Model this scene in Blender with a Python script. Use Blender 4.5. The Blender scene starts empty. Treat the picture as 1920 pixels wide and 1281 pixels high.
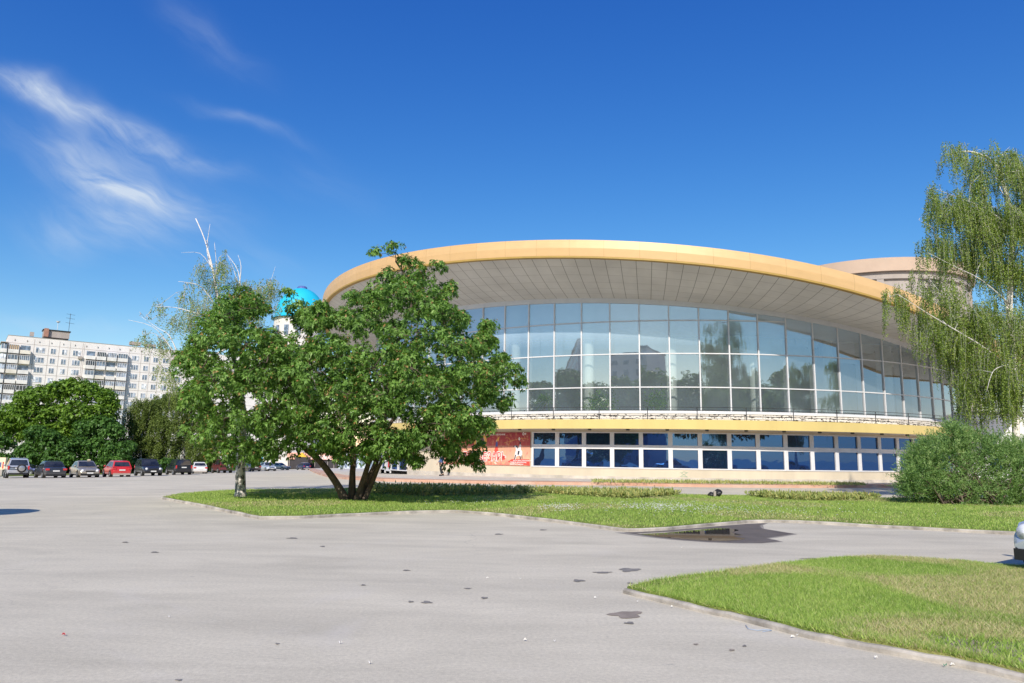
import bpy, math, random
import numpy as np
from mathutils import Vector, Matrix
from mathutils.geometry import delaunay_2d_cdt

random.seed(7)
rng = np.random.default_rng(7)
scene = bpy.context.scene
COL = scene.collection
PI = math.pi

# ------------------------------------------------------------------ camera
F, TH, PH = 1350.0, 0.1589, 0.0147
EYE = 1.6
cam_d = bpy.data.cameras.new("camera")
cam = bpy.data.objects.new("camera", cam_d)
COL.objects.link(cam)
cam_d.sensor_width = 36.0
cam_d.lens = F * 36.0 / 1920.0
cam_d.clip_start = 0.1
cam_d.clip_end = 9000
cam.matrix_world = Matrix.Translation((0, 0, EYE)) @ Matrix.Rotation(PI / 2 + TH, 4, 'X') @ Matrix.Rotation(PH, 4, 'Z')
scene.camera = cam


def sstep(a, b, t):
    t = np.clip((np.asarray(t, float) - a) / (b - a), 0, 1)
    return t * t * (3 - 2 * t)


def gz(x, y):
    """height of the ground: level by the circus, falling gently to the car park on the left"""
    x = np.asarray(x, float); y = np.asarray(y, float)
    rx = np.clip(-x - 6, 0, 90); rx = rx * rx / (rx + 8)
    ry = np.clip(y - 34, 0, 190); ry = ry * ry / (ry + 8)
    return -(0.0205 * rx + 0.0095 * ry * sstep(4, -16, x))


def ray(px, py):
    u, v = px - 960.0, py - 640.5
    c, s = math.cos(PH), math.sin(PH)
    u, v = u * c + v * s, -u * s + v * c
    c, s = math.cos(TH), math.sin(TH)
    fw, up = 1.0, -v / F
    return Vector((u / F, fw * c - up * s, fw * s + up * c))


def at_depth(px, py, Y):
    r = ray(px, py)
    return Vector((0, 0, EYE)) + r * (Y / r.y)


def at_ground(px, py, dz=0.0):
    r = ray(px, py); z = dz
    p = None
    for _ in range(30):
        t = (z - EYE) / r.z if r.z < -1e-5 else 300
        t = min(max(t, 0.5), 300)
        p = Vector((0, 0, EYE)) + r * t
        z = 0.5 * z + 0.5 * (float(gz(p.x, p.y)) + dz)
    return Vector((p.x, p.y, float(gz(p.x, p.y)) + dz))


# ------------------------------------------------------------------ objects
W = {}


def new_name_obj(name, data):
    o = bpy.data.objects.new(name, data); COL.objects.link(o); return o


def thing(name, label, cat, loc=(0, 0, 0), rotz=0.0, group=None):
    o = new_name_obj(name, None)
    o.empty_display_size = 0.3
    o.location = loc; o.rotation_euler = (0, 0, rotz)
    o['label'] = label; o['category'] = cat
    if group: o['group'] = group
    W[o.name] = Matrix.Translation(loc) @ Matrix.Rotation(rotz, 4, 'Z')
    return o


def tag(o, label=None, cat=None, group=None, kind=None):
    if label: o['label'] = label
    if cat: o['category'] = cat
    if group: o['group'] = group
    if kind: o['kind'] = kind
    return o


def adopt(o, parent):
    if parent is not None:
        o.parent = parent
        W[o.name] = W[parent.name]


def copy_tree(o, parent=None):
    c = o.copy(); COL.objects.link(c)
    c.parent = parent
    for ch in [q for q in o.children]:
        copy_tree(ch, c)
    return c


class MB:
    def __init__(s):
        s.v = []; s.f = []; s.m = []; s.uv = []

    def add(s, vs, fs, mi=0, uvs=None):
        n = len(s.v)
        s.v.extend([tuple(q) for q in vs])
        for i, f in enumerate(fs):
            s.f.append(tuple(n + k for k in f)); s.m.append(mi)
            s.uv.append(uvs[i] if uvs else None)

    def box(s, c, size, rz=0.0, mi=0, R=None):
        hx, hy, hz = [k / 2 for k in size]
        M = R if R is not None else Matrix.Rotation(rz, 3, 'Z')
        vs = [Vector(c) + M @ Vector((x, y, z)) for x in (-hx, hx) for y in (-hy, hy) for z in (-hz, hz)]
        s.add(vs, [(0, 1, 3, 2), (4, 6, 7, 5), (0, 4, 5, 1), (2, 3, 7, 6), (0, 2, 6, 4), (1, 5, 7, 3)], mi)

    def bar(s, a, b, w, h, mi=0):
        a = Vector(a); b = Vector(b); d = b - a; L = d.length
        if L < 1e-6: return
        x = d.normalized(); up = Vector((0, 0, 1)) if abs(x.z) < .95 else Vector((0, 1, 0))
        y = up.cross(x).normalized(); z = x.cross(y)
        R = Matrix((x, y, z)).transposed()
        s.box((a + b) / 2, (L, w, h), mi=mi, R=R)

    def tube(s, pts, rad, n=8, mi=0, cap=True):
        pts = [Vector(p) for p in pts]
        if not hasattr(rad, '__len__'): rad = [rad] * len(pts)
        rings = []
        prev = None
        for i, p in enumerate(pts):
            d = (pts[min(i + 1, len(pts) - 1)] - pts[max(i - 1, 0)])
            d = d.normalized() if d.length > 1e-9 else Vector((0, 0, 1))
            if prev is None:
                ref = Vector((1, 0, 0)) if abs(d.x) < .8 else Vector((0, 1, 0))
                a = d.cross(ref).normalized()
            else:
                a = (prev - d * prev.dot(d))
                a = a.normalized() if a.length > 1e-6 else d.orthogonal().normalized()
            prev = a
            b = d.cross(a)
            rings.append([p + (a * math.cos(2 * PI * k / n) + b * math.sin(2 * PI * k / n)) * rad[i] for k in range(n)])
        vs = [v for r in rings for v in r]
        fs = []
        for i in range(len(pts) - 1):
            for k in range(n):
                k2 = (k + 1) % n
                fs.append((i * n + k, i * n + k2, (i + 1) * n + k2, (i + 1) * n + k))
        if cap:
            fs.append(tuple(range(n))[::-1]); fs.append(tuple((len(pts) - 1) * n + k for k in range(n)))
        s.add(vs, fs, mi)

    def lathe(s, c, prof, n=24, mi=0, axis='Z', a0=0, a1=2 * PI):
        full = abs(a1 - a0 - 2 * PI) < 1e-6
        m = n if full else n + 1
        vs = []
        for (r, h) in prof:
            for k in range(m):
                a = a0 + (a1 - a0) * k / n
                if axis == 'Z': q = (r * math.cos(a), r * math.sin(a), h)
                elif axis == 'Y': q = (r * math.cos(a), h, r * math.sin(a))
                else: q = (h, r * math.cos(a), r * math.sin(a))
                vs.append(Vector(c) + Vector(q))
        fs = []
        for i in range(len(prof) - 1):
            for k in range(n):
                k2 = (k + 1) % m
                fs.append((i * m + k, i * m + k2, (i + 1) * m + k2, (i + 1) * m + k))
        s.add(vs, fs, mi)

    def build(s, name, mats, parent=None, smooth=False, local=False, kind=None, bevel=0.0):
        me = bpy.data.meshes.new(name)
        V = s.v
        if parent is not None and not local:
            Mi = W[parent.name].inverted()
            V = [tuple(Mi @ Vector(q)) for q in V]
        me.from_pydata([tuple(q) for q in V], [], s.f)
        if not isinstance(mats, (list, tuple)): mats = [mats]
        for m in mats: me.materials.append(m)
        me.polygons.foreach_set('material_index', s.m)
        if any(u is not None for u in s.uv):
            L = me.uv_layers.new(name='UVMap')
            i = 0; flat = []
            for f, u in zip(s.f, s.uv):
                for k in range(len(f)):
                    flat.extend(u[k] if u is not None else (0, 0))
            L.data.foreach_set('uv', flat)
        if smooth is True:
            me.polygons.foreach_set('use_smooth', [True] * len(s.f))
        me.validate()
        if smooth == 'auto':
            me.polygons.foreach_set('use_smooth', [True] * len(me.polygons))
            try: me.set_sharp_from_angle(angle=math.radians(35))
            except Exception: pass
        me.update()
        o = new_name_obj(name, me)
        if bevel > 0:
            b = o.modifiers.new('bevel', 'BEVEL'); b.width = bevel; b.segments = 2; b.limit_method = 'ANGLE'
        adopt(o, parent)
        if kind: o['kind'] = kind
        return o


def np_mesh(name, V, faces_n, mat, parent=None, rnd=None, kind=None):
    """V: (N*faces_n,3) array, every faces_n verts one face"""
    V = np.asarray(V, np.float32).reshape(-1, 3)
    if parent is not None:
        Mi = np.array(W[parent.name].inverted())
        V = V @ Mi[:3, :3].T + Mi[:3, 3]
    n = len(V); nf = n // faces_n
    me = bpy.data.meshes.new(name)
    me.vertices.add(n); me.vertices.foreach_set('co', V.astype(np.float32).ravel())
    me.loops.add(n); me.loops.foreach_set('vertex_index', np.arange(n, dtype=np.int32))
    me.polygons.add(nf)
    me.polygons.foreach_set('loop_start', np.arange(0, n, faces_n, dtype=np.int32))
    try: me.polygons.foreach_set('loop_total', np.full(nf, faces_n, dtype=np.int32))
    except Exception: pass
    if rnd is not None:
        at = me.attributes.new('rnd', 'FLOAT', 'POINT')
        at.data.foreach_set('value', np.repeat(np.asarray(rnd, np.float32), faces_n))
    me.materials.append(mat)
    me.update(calc_edges=True)
    o = new_name_obj(name, me)
    adopt(o, parent)
    if kind: o['kind'] = kind
    return o


# ------------------------------------------------------------------ materials
class N:
    def __init__(s, mat):
        s.nt = mat.node_tree; s.nodes = s.nt.nodes; s.links = s.nt.links

    def n(s, typ, **kw):
        nd = s.nodes.new(typ)
        ins = kw.pop('ins', {})
        for k, v in kw.items(): setattr(nd, k, v)
        for k, v in ins.items(): s.put(nd.inputs[k], v)
        return nd

    def put(s, sock, v):
        if isinstance(v, bpy.types.NodeSocket): s.links.new(v, sock)
        else: sock.default_value = v

    def math(s, op, a, b=0.0, c=None, clamp=False):
        nd = s.nodes.new('ShaderNodeMath'); nd.operation = op; nd.use_clamp = clamp
        s.put(nd.inputs[0], a); s.put(nd.inputs[1], b)
        if c is not None: s.put(nd.inputs[2], c)
        return nd.outputs[0]

    def mix(s, fac, a, b, blend='MIX'):
        nd = s.nodes.new('ShaderNodeMix'); nd.data_type = 'RGBA'; nd.blend_type = blend
        s.put(nd.inputs[0], fac)
        s.put(nd.inputs[6], a if isinstance(a, bpy.types.NodeSocket) else c4(a))
        s.put(nd.inputs[7], b if isinstance(b, bpy.types.NodeSocket) else c4(b))
        return nd.outputs[2]

    def noise(s, vec, scale, detail=4, rough=.55, dist=0.0):
        nd = s.nodes.new('ShaderNodeTexNoise')
        if vec is not None: s.put(nd.inputs['Vector'], vec)
        nd.inputs['Scale'].default_value = scale; nd.inputs['Detail'].default_value = detail
        nd.inputs['Roughness'].default_value = rough; nd.inputs['Distortion'].default_value = dist
        return nd.outputs[0]

    def ramp(s, fac, pts):
        nd = s.nodes.new('ShaderNodeValToRGB')
        cr = nd.color_ramp
        while len(cr.elements) < len(pts): cr.elements.new(0.5)
        for e, (p, c) in zip(cr.elements, pts):
            e.position = p; e.color = c4(c) if hasattr(c, '__len__') else (c, c, c, 1)
        s.put(nd.inputs[0], fac)
        return nd.outputs[0]

    def pos(s):
        return s.n('ShaderNodeNewGeometry').outputs['Position']

    def mapv(s, vec, scale=(1, 1, 1), rot=(0, 0, 0), loc=(0, 0, 0)):
        nd = s.nodes.new('ShaderNodeMapping')
        s.put(nd.inputs[0], vec)
        nd.inputs['Location'].default_value = loc; nd.inputs['Rotation'].default_value = rot; nd.inputs['Scale'].default_value = scale
        return nd.outputs[0]


def c4(c):
    return (c[0], c[1], c[2], 1.0)


def mat_new(name):
    m = bpy.data.materials.new(name); m.use_nodes = True
    b = m.node_tree.nodes['Principled BSDF']
    return m, N(m), b


def simple(name, col, rough=.6, metal=0.0, var=.12, vscale=1.5, spec=.5, coat=0.0, bump=0.0, bscale=40, obj=False, streak=False):
    """painted or plain surface with soft large-scale weathering noise"""
    m, n, b = mat_new(name)
    if obj: P = n.n('ShaderNodeTexCoord').outputs['Object']
    else: P = n.pos()
    if streak: P2 = n.mapv(P, (1, 1, .12))
    else: P2 = P
    nz = n.noise(P2, vscale, 5, .6)
    f = n.ramp(nz, [(.3, 1 - var), (.7, 1 + var * .35)])
    colr = n.mix(1.0, col, f, 'MULTIPLY')
    n.put(b.inputs['Base Color'], colr)
    b.inputs['Roughness'].default_value = rough
    b.inputs['Metallic'].default_value = metal
    b.inputs['Specular IOR Level'].default_value = spec
    if coat: b.inputs['Coat Weight'].default_value = coat; b.inputs['Coat Roughness'].default_value = .05
    if bump:
        bp = n.n('ShaderNodeBump', ins={'Strength': bump, 'Height': n.noise(P, bscale, 4), 'Distance': .02})
        n.put(b.inputs['Normal'], bp.outputs[0])
    return m


def leaf_mat(name, dark, light, trans=.35, third=None, rough=.5, nscale=.8):
    m, n, b = mat_new(name)
    at = n.n('ShaderNodeAttribute', attribute_name='rnd').outputs['Fac']
    big = n.noise(n.pos(), nscale, 3)
    t = n.math('ADD', n.math('MULTIPLY', at, .65), n.math('MULTIPLY', big, .5))
    pts = [(.2, dark), (.85, light)]
    if third: pts = [(.2, dark), (.75, light), (.97, third)]
    c = n.ramp(t, pts)
    n.put(b.inputs['Base Color'], c)
    b.inputs['Roughness'].default_value = rough
    b.inputs['Specular IOR Level'].default_value = .35
    tr = n.n('ShaderNodeBsdfTranslucent')
    n.put(tr.inputs[0], n.mix(1.0, c, (1.15, 1.25, .5), 'MULTIPLY'))
    mx = n.n('ShaderNodeMixShader'); mx.inputs[0].default_value = trans
    n.links.new(b.outputs[0], mx.inputs[1]); n.links.new(tr.outputs[0], mx.inputs[2])
    n.links.new(mx.outputs[0], n.nodes['Material Output'].inputs[0])
    return m


M = {}
# asphalt: old, bleached, with aggregate, stains and cracks
def asphalt():
    m, n, b = mat_new('old_asphalt')
    P = n.pos()
    big = n.noise(P, .09, 5, .6, .6)
    mid = n.noise(n.mapv(P, (.35, 1, 1), (0, 0, .5)), .9, 5, .65, .4)
    fine = n.noise(P, 26, 3, .7)
    vfine = n.noise(P, 110, 2, .6)
    c = n.ramp(big, [(.32, (.60, .545, .43)), (.68, (.685, .62, .485))])
    c = n.mix(1.0, c, n.ramp(mid, [(.3, .84), (.62, 1.05)]), 'MULTIPLY')
    lng = n.noise(n.mapv(P, (.09, .8, 1), (0, 0, .2)), 1.3, 6, .7, .5)
    c = n.mix(1.0, c, n.ramp(lng, [(.35, .95), (.6, 1.02)]), 'MULTIPLY')
    c = n.mix(1.0, c, n.ramp(fine, [(.3, .86), (.7, 1.09)]), 'MULTIPLY')
    c = n.mix(1.0, c, n.ramp(vfine, [(.3, .88), (.7, 1.1)]), 'MULTIPLY')
    # dark flecks and scuffs
    sp = n.noise(n.mapv(P, (1, 2.6, 1), (0, 0, .25)), 2.2, 4, .75, .8)
    c = n.mix(n.ramp(sp, [(.66, 0), (.74, .36)]), c, (.20, .195, .19))
    # cracks
    vo = n.n('ShaderNodeTexVoronoi', feature='DISTANCE_TO_EDGE')
    dv = n.n('ShaderNodeVectorMath', operation='ADD')
    nzv = n.n('ShaderNodeTexNoise'); nzv.inputs['Scale'].default_value = .8; nzv.inputs['Detail'].default_value = 5
    n.put(nzv.inputs['Vector'], P)
    sc = n.n('ShaderNodeVectorMath', operation='SCALE'); n.put(sc.inputs[0], nzv.outputs[1]); sc.inputs['Scale'].default_value = 2.4
    n.put(dv.inputs[0], P); n.put(dv.inputs[1], sc.outputs[0])
    n.put(vo.inputs['Vector'], dv.outputs[0]); vo.inputs['Scale'].default_value = .16
    crack = n.ramp(vo.outputs['Distance'], [(0, 1), (.0034, 0)])
    gate = n.ramp(n.noise(P, .12, 3), [(.5, 0), (.6, 1)])
    c = n.mix(n.math('MULTIPLY', n.math('MULTIPLY', crack, gate), .42), c, (.2, .19, .18))
    # pale dust
    ds = n.noise(P, .45, 5, .7, 1.0)
    c = n.mix(n.ramp(ds, [(.56, 0), (.75, .3)]), c, (.66, .615, .55))
    n.put(b.inputs['Base Color'], c)
    b.inputs['Roughness'].default_value = .9
    b.inputs['Specular IOR Level'].default_value = .25
    bp = n.n('ShaderNodeBump', ins={'Strength': .35, 'Height': n.math('ADD', fine, n.math('MULTIPLY', vfine, .7)), 'Distance': .01})
    n.put(b.inputs['Normal'], bp.outputs[0])
    return m


def grass_ground(name, dry=0.0):
    m, n, b = mat_new(name)
    P = n.pos()
    big = n.noise(P, .35, 5, .6, .6); fine = n.noise(P, 22, 5, .7)
    c = n.ramp(fine, [(.3, (.10, .16, .03)), (.7, (.26, .36, .07))])
    if dry: c = n.mix(n.ramp(big, [(.42, 0), (.6, dry)]), c, (.42, .36, .15))
    c = n.mix(1.0, c, n.ramp(big, [(.3, .8), (.7, 1.12)]), 'MULTIPLY')
    n.put(b.inputs['Base Color'], c); b.inputs['Roughness'].default_value = .95
    b.inputs['Specular IOR Level'].default_value = .1
    bp = n.n('ShaderNodeBump', ins={'Strength': .8, 'Height': fine, 'Distance': .05})
    n.put(b.inputs['Normal'], bp.outputs[0])
    return m


M['asphalt'] = asphalt()
M['lawn'] = grass_ground('lawn_soil', .35)
M['lawn_dry'] = grass_ground('dry_lawn_soil', .6)
M['soil'] = simple('bare_soil', (.42, .34, .26), .95, var=.35, vscale=3, spec=.1, bump=.6, bscale=30)
M['kerb'] = simple('kerb_concrete', (.50, .46, .40), .95, var=.6, vscale=2.2, spec=.2, bump=.4, bscale=30)
M['pave'] = simple('pale_pavement', (.62, .57, .50), .9, var=.2, vscale=.8, spec=.2, bump=.2)
M['wet'] = simple('damp_asphalt', (.155, .13, .11), .55, var=.25, vscale=2, spec=.3, bump=.25, bscale=50)
M['stain'] = simple('dark_stain', (.27, .25, .225), .85, var=.3, vscale=6, spec=.2)
M['stain_light'] = simple('brown_stain', (.34, .285, .235), .9, var=.3, vscale=6, spec=.2)
M['white'] = simple('white_frame_paint', (.68, .68, .69), .45, var=.1, vscale=1.2)
M['cream'] = simple('cream_render', (.63, .55, .42), .85, var=.16, vscale=.5, spec=.2, bump=.15, bscale=25, streak=True)
M['interior'] = simple('interior_plaster', (.78, .78, .76), .8, var=.12)
M['ceiling'] = simple('interior_ceiling', (.82, .82, .82), .8, var=.06)
M['floor_in'] = simple('interior_floor', (.5, .49, .46), .5, var=.1)
M['column'] = simple('column_paint', (.74, .78, .74), .6, var=.05)
M['railing'] = simple('black_railing', (.035, .035, .04), .5, var=.2)
M['darkmetal'] = simple('dark_metal', (.06, .06, .065), .45, var=.2)
M['roof_felt'] = simple('roof_felt', (.35, .33, .3), .9)
M['black'] = simple('black_plastic', (.015, .015, .017), .45, var=.2)


def soffit_mat():
    m, n, b = mat_new('soffit_panels')
    uv = n.n('ShaderNodeUVMap').outputs[0]
    br = n.n('ShaderNodeTexBrick', offset=0.0, squash=1.0)
    n.put(br.inputs['Vector'], uv)
    br.inputs['Color1'].default_value = (.60, .595, .57, 1); br.inputs['Color2'].default_value = (.66, .655, .63, 1)
    br.inputs['Mortar'].default_value = (.2, .19, .17, 1)
    br.inputs['Scale'].default_value = 1; br.inputs['Mortar Size'].default_value = .018
    br.inputs['Mortar Smooth'].default_value = .3
    br.inputs['Brick Width'].default_value = 1.0; br.inputs['Row Height'].default_value = 1.0
    # weaken the ring joints
    br2 = n.n('ShaderNodeTexBrick', offset=0.0)
    n.put(br2.inputs['Vector'], n.mapv(uv, (1, .0001, 1), loc=(0, .5, 0)))
    for k in ('Color1', 'Color2'): br2.inputs[k].default_value = (1, 1, 1, 1)
    br2.inputs['Mortar'].default_value = (.55, .55, .55, 1); br2.inputs['Mortar Size'].default_value = .022
    br2.inputs['Scale'].default_value = 1; br2.inputs['Brick Width'].default_value = 1; br2.inputs['Row Height'].default_value = 1.0
    c = n.mix(.55, br.outputs[0], n.mix(1.0, (.64, .635, .61), n.ramp(n.noise(uv, .8, 3), [(.3, .93), (.7, 1.05)]), 'MULTIPLY'))
    c = n.mix(1.0, c, br2.outputs[0], 'MULTIPLY')
    c = n.mix(1.0, c, n.ramp(n.noise(n.pos(), .4, 4), [(.3, .9), (.7, 1.08)]), 'MULTIPLY')
    n.put(b.inputs['Base Color'], c); b.inputs['Roughness'].default_value = .75
    return m


M['soffit'] = soffit_mat()


def fascia_mat():
    m, n, b = mat_new('orange_fascia_panels')
    uv = n.n('ShaderNodeUVMap').outputs[0]
    br = n.n('ShaderNodeTexBrick', offset=0.0)
    n.put(br.inputs['Vector'], uv)
    br.inputs['Color1'].default_value = (.66, .42, .18, 1); br.inputs['Color2'].default_value = (.69, .445, .20, 1)
    br.inputs['Mortar'].default_value = (.50, .31, .12, 1); br.inputs['Scale'].default_value = 1
    br.inputs['Mortar Size'].default_value = .006; br.inputs['Brick Width'].default_value = 1; br.inputs['Row Height'].default_value = 10
    c = n.mix(1.0, br.outputs[0], n.ramp(n.noise(uv, 2.5, 4), [(.3, .95), (.7, 1.03)]), 'MULTIPLY')
    n.put(b.inputs['Base Color'], c); b.inputs['Roughness'].default_value = .5; b.inputs['Metallic'].default_value = .05
    b.inputs['Specular IOR Level'].default_value = .7
    return m


M['fascia'] = fascia_mat()
M['fascia_lip'] = simple('fascia_lip', (.42, .27, .06), .6)
M['yellow'] = simple('yellow_slab_paint', (.66, .52, .20), .6, var=.1, vscale=.7, spec=.3, streak=True)
M['slab_under'] = simple('slab_underside', (.70, .66, .60), .8, var=.25, vscale=.9)


def stone_mat():
    m, n, b = mat_new('white_ragged_stone')
    uv = n.n('ShaderNodeUVMap').outputs[0]
    nz = n.n('ShaderNodeTexNoise'); nz.inputs['Scale'].default_value = 3.0; n.put(nz.inputs['Vector'], uv)
    sc = n.n('ShaderNodeVectorMath', operation='SCALE'); n.put(sc.inputs[0], nz.outputs[1]); sc.inputs['Scale'].default_value = .35
    ad = n.n('ShaderNodeVectorMath', operation='ADD'); n.put(ad.inputs[0], uv); n.put(ad.inputs[1], sc.outputs[0])
    br = n.n('ShaderNodeTexBrick', offset=.43)
    n.put(br.inputs['Vector'], ad.outputs[0])
    br.inputs['Color1'].default_value = (.75, .72, .69, 1); br.inputs['Color2'].default_value = (.62, .58, .55, 1)
    br.inputs['Mortar'].default_value = (.07, .065, .06, 1); br.inputs['Scale'].default_value = 1.0
    br.inputs['Mortar Size'].default_value = .035; br.inputs['Brick Width'].default_value = .55; br.inputs['Row Height'].default_value = .17
    c = n.mix(n.ramp(n.noise(uv, 3.3, 3, .7), [(.47, 0), (.53, .95)]), br.outputs[0], (.74, .71, .68))
    n.put(b.inputs['Base Color'], c); b.inputs['Roughness'].default_value = .9
    return m


M['stone'] = stone_mat()


def brick_kerb_mat():
    m, n, b = mat_new('pink_kerb_paving')
    P = n.pos()
    c = n.ramp(n.noise(P, .7, 5, .7), [(.3, (.50, .27, .18)), (.7, (.62, .41, .30))])
    c = n.mix(n.ramp(n.noise(P, .25, 4), [(.5, 0), (.66, .55)]), c, (.62, .54, .46))
    n.put(b.inputs['Base Color'], c); b.inputs['Roughness'].default_value = .9
    return m


M['pink'] = brick_kerb_mat()


def glass_clear(name, tint, base, refl):
    m, n, b = mat_new(name)
    n.nodes.remove(b)
    tr = n.n('ShaderNodeBsdfTransparent'); tr.inputs[0].default_value = c4(tint)
    gl = n.n('ShaderNodeBsdfGlossy'); gl.inputs['Color'].default_value = c4(refl); gl.inputs['Roughness'].default_value = .012
    nz = n.noise(n.pos(), .5, 2)
    bp = n.n('ShaderNodeBump', ins={'Strength': .03, 'Height': nz, 'Distance': .08}); n.links.new(bp.outputs[0], gl.inputs['Normal'])
    fr = n.n('ShaderNodeFresnel'); fr.inputs['IOR'].default_value = 1.5
    fac = n.math('ADD', n.math('MULTIPLY', fr.outputs[0], .9), base, clamp=True)
    mx = n.n('ShaderNodeMixShader'); n.put(mx.inputs[0], fac)
    n.links.new(tr.outputs[0], mx.inputs[1]); n.links.new(gl.outputs[0], mx.inputs[2])
    df = n.n('ShaderNodeBsdfDiffuse'); df.inputs[0].default_value = (.55, .72, .85, 1)     # dust on the panes and the haze painted at the top
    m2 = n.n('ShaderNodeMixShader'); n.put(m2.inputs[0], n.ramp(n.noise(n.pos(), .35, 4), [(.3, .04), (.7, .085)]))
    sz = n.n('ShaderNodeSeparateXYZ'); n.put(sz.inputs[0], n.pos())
    top_haze = n.ramp(n.math('MULTIPLY', sz.outputs[2], .05), [(.47, 0), (.54, .26)])       # pale haze painted in to lighten the roof-shaded uppermost panes
    n.put(m2.inputs[0], n.math('ADD', n.ramp(n.noise(n.pos(), .35, 4), [(.3, .04), (.7, .085)]), top_haze))
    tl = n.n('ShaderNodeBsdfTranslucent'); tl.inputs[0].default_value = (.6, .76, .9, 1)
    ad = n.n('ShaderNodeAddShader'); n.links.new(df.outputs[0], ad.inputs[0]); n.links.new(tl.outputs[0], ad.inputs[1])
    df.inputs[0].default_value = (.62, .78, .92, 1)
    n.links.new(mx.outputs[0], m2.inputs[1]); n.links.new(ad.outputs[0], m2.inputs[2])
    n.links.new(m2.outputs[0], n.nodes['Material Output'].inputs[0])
    return m


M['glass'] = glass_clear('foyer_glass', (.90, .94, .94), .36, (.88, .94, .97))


def blue_glass():
    m, n, b = mat_new('blue_mirror_glass')
    b.inputs['Base Color'].default_value = (.004, .02, .07, 1)
    b.inputs['Roughness'].default_value = .3
    gl = n.n('ShaderNodeBsdfGlossy'); gl.inputs['Color'].default_value = (.045, .17, .50, 1); gl.inputs['Roughness'].default_value = .01
    bp = n.n('ShaderNodeBump', ins={'Strength': .04, 'Height': n.noise(n.pos(), .6, 2), 'Distance': .10}); n.links.new(bp.outputs[0], gl.inputs['Normal'])
    mx = n.n('ShaderNodeMixShader'); mx.inputs[0].default_value = .55
    n.links.new(b.outputs[0], mx.inputs[1]); n.links.new(gl.outputs[0], mx.inputs[2])
    n.links.new(mx.outputs[0], n.nodes['Material Output'].inputs[0])
    return m


M['blue_glass'] = blue_glass()


def dark_glass(name='dark_window_glass', col=(.02, .025, .03), rough=.05):
    m, n, b = mat_new(name)
    b.inputs['Base Color'].default_value = c4(col); b.inputs['Roughness'].default_value = rough
    b.inputs['Specular IOR Level'].default_value = .9
    nz = n.noise(n.pos(), 1.3, 2)
    n.put(b.inputs['Base Color'], n.mix(n.ramp(nz, [(.4, 0), (.6, 1)]), col, tuple(k * 2.2 + .01 for k in col)))
    return m


M['carglass'] = dark_glass('car_glass', (.012, .014, .018))
M['flatglass'] = dark_glass('apartment_glass', (.10, .13, .17), .15)
M['tyre'] = simple('tyre_rubber', (.02, .02, .02), .85, var=.1)
M['rim'] = simple('alloy_rim', (.5, .5, .5), .35, metal=.8, var=.1)
M['plate'] = simple('plate_white', (.75, .75, .73), .5, var=.05)
M['headlight'] = simple('headlight_glass', (.72, .74, .76), .12, var=.1, coat=.8)
M['taillight'] = simple('taillight_red', (.55, .03, .03), .2, var=.1, coat=.8)
M['barkdark'] = simple('rowan_bark', (.15, .115, .09), .9, var=.5, vscale=4, spec=.2, bump=.8, bscale=14)
M['soilbed'] = simple('flower_bed_soil', (.20, .16, .10), .95, var=.3, vscale=5, spec=.1)


def birch_bark():
    m, n, b = mat_new('birch_bark')
    P = n.pos()
    a = n.noise(n.mapv(P, (1, 1, .6)), 7.5, 5, .8, .8)
    l = n.noise(n.mapv(P, (1, 1, 5.0)), 5.0, 3, .6)
    sz = n.n('ShaderNodeSeparateXYZ'); n.put(sz.inputs[0], P)
    up = n.ramp(n.math('MULTIPLY', sz.outputs[2], .1), [(.12, 0), (.38, 1)])
    a2 = n.math('SUBTRACT', a, n.math('MULTIPLY', up, .045))
    c = n.mix(n.ramp(a2, [(.50, 0), (.57, 1)]), (.78, .73, .67), (.07, .06, .05))
    c = n.mix(n.ramp(l, [(.62, 0), (.68, .8)]), c, (.09, .08, .07))
    n.put(b.inputs['Base Color'], c); b.inputs['Roughness'].default_value = .8
    bp = n.n('ShaderNodeBump', ins={'Strength': .6, 'Height': a, 'Distance': .03}); n.put(b.inputs['Normal'], bp.outputs[0])
    return m


M['birch'] = birch_bark()
M['birchtwig'] = simple('birch_twig', (.66, .63, .58), .8, var=.35, vscale=6, spec=.2)
M['rowan'] = leaf_mat('rowan_leaf', (.05, .12, .02), (.24, .42, .09), .38, (.36, .52, .15), nscale=1.6)
M['berry'] = leaf_mat('rowan_berry_cluster', (.20, .17, .05), (.40, .22, .08), .1)
M['birchleaf'] = leaf_mat('birch_leaf', (.07, .12, .022), (.33, .44, .09), .36, (.52, .50, .15), nscale=1.5)
M['maple'] = leaf_mat('maple_leaf', (.05, .115, .014), (.19, .33, .035), .28, (.26, .40, .06), nscale=.4)
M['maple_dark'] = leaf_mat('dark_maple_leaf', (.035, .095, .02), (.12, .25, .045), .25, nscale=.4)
M['bgbirch'] = leaf_mat('far_birch_leaf', (.06, .10, .02), (.21, .28, .06), .28, nscale=.5)
M['willow'] = leaf_mat('willow_shrub_leaf', (.07, .16, .045), (.28, .43, .14), .36, (.42, .52, .22))
M['grass'] = leaf_mat('grass_blade', (.16, .29, .045), (.47, .62, .15), .38, (.64, .70, .24), nscale=.5)
M['grass_dry'] = leaf_mat('dry_grass_blade', (.34, .34, .13), (.72, .63, .36), .25, nscale=.7)
M['bedplant'] = leaf_mat('bedding_plant_leaf', (.14, .22, .05), (.48, .50, .18), .25, (.45, .36, .12), nscale=1.5)
M['clover'] = simple('clover_flower', (.8, .8, .74), .8, var=.05)
M['houseplant'] = leaf_mat('houseplant_leaf', (.08, .20, .03), (.26, .46, .08), .3)

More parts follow.
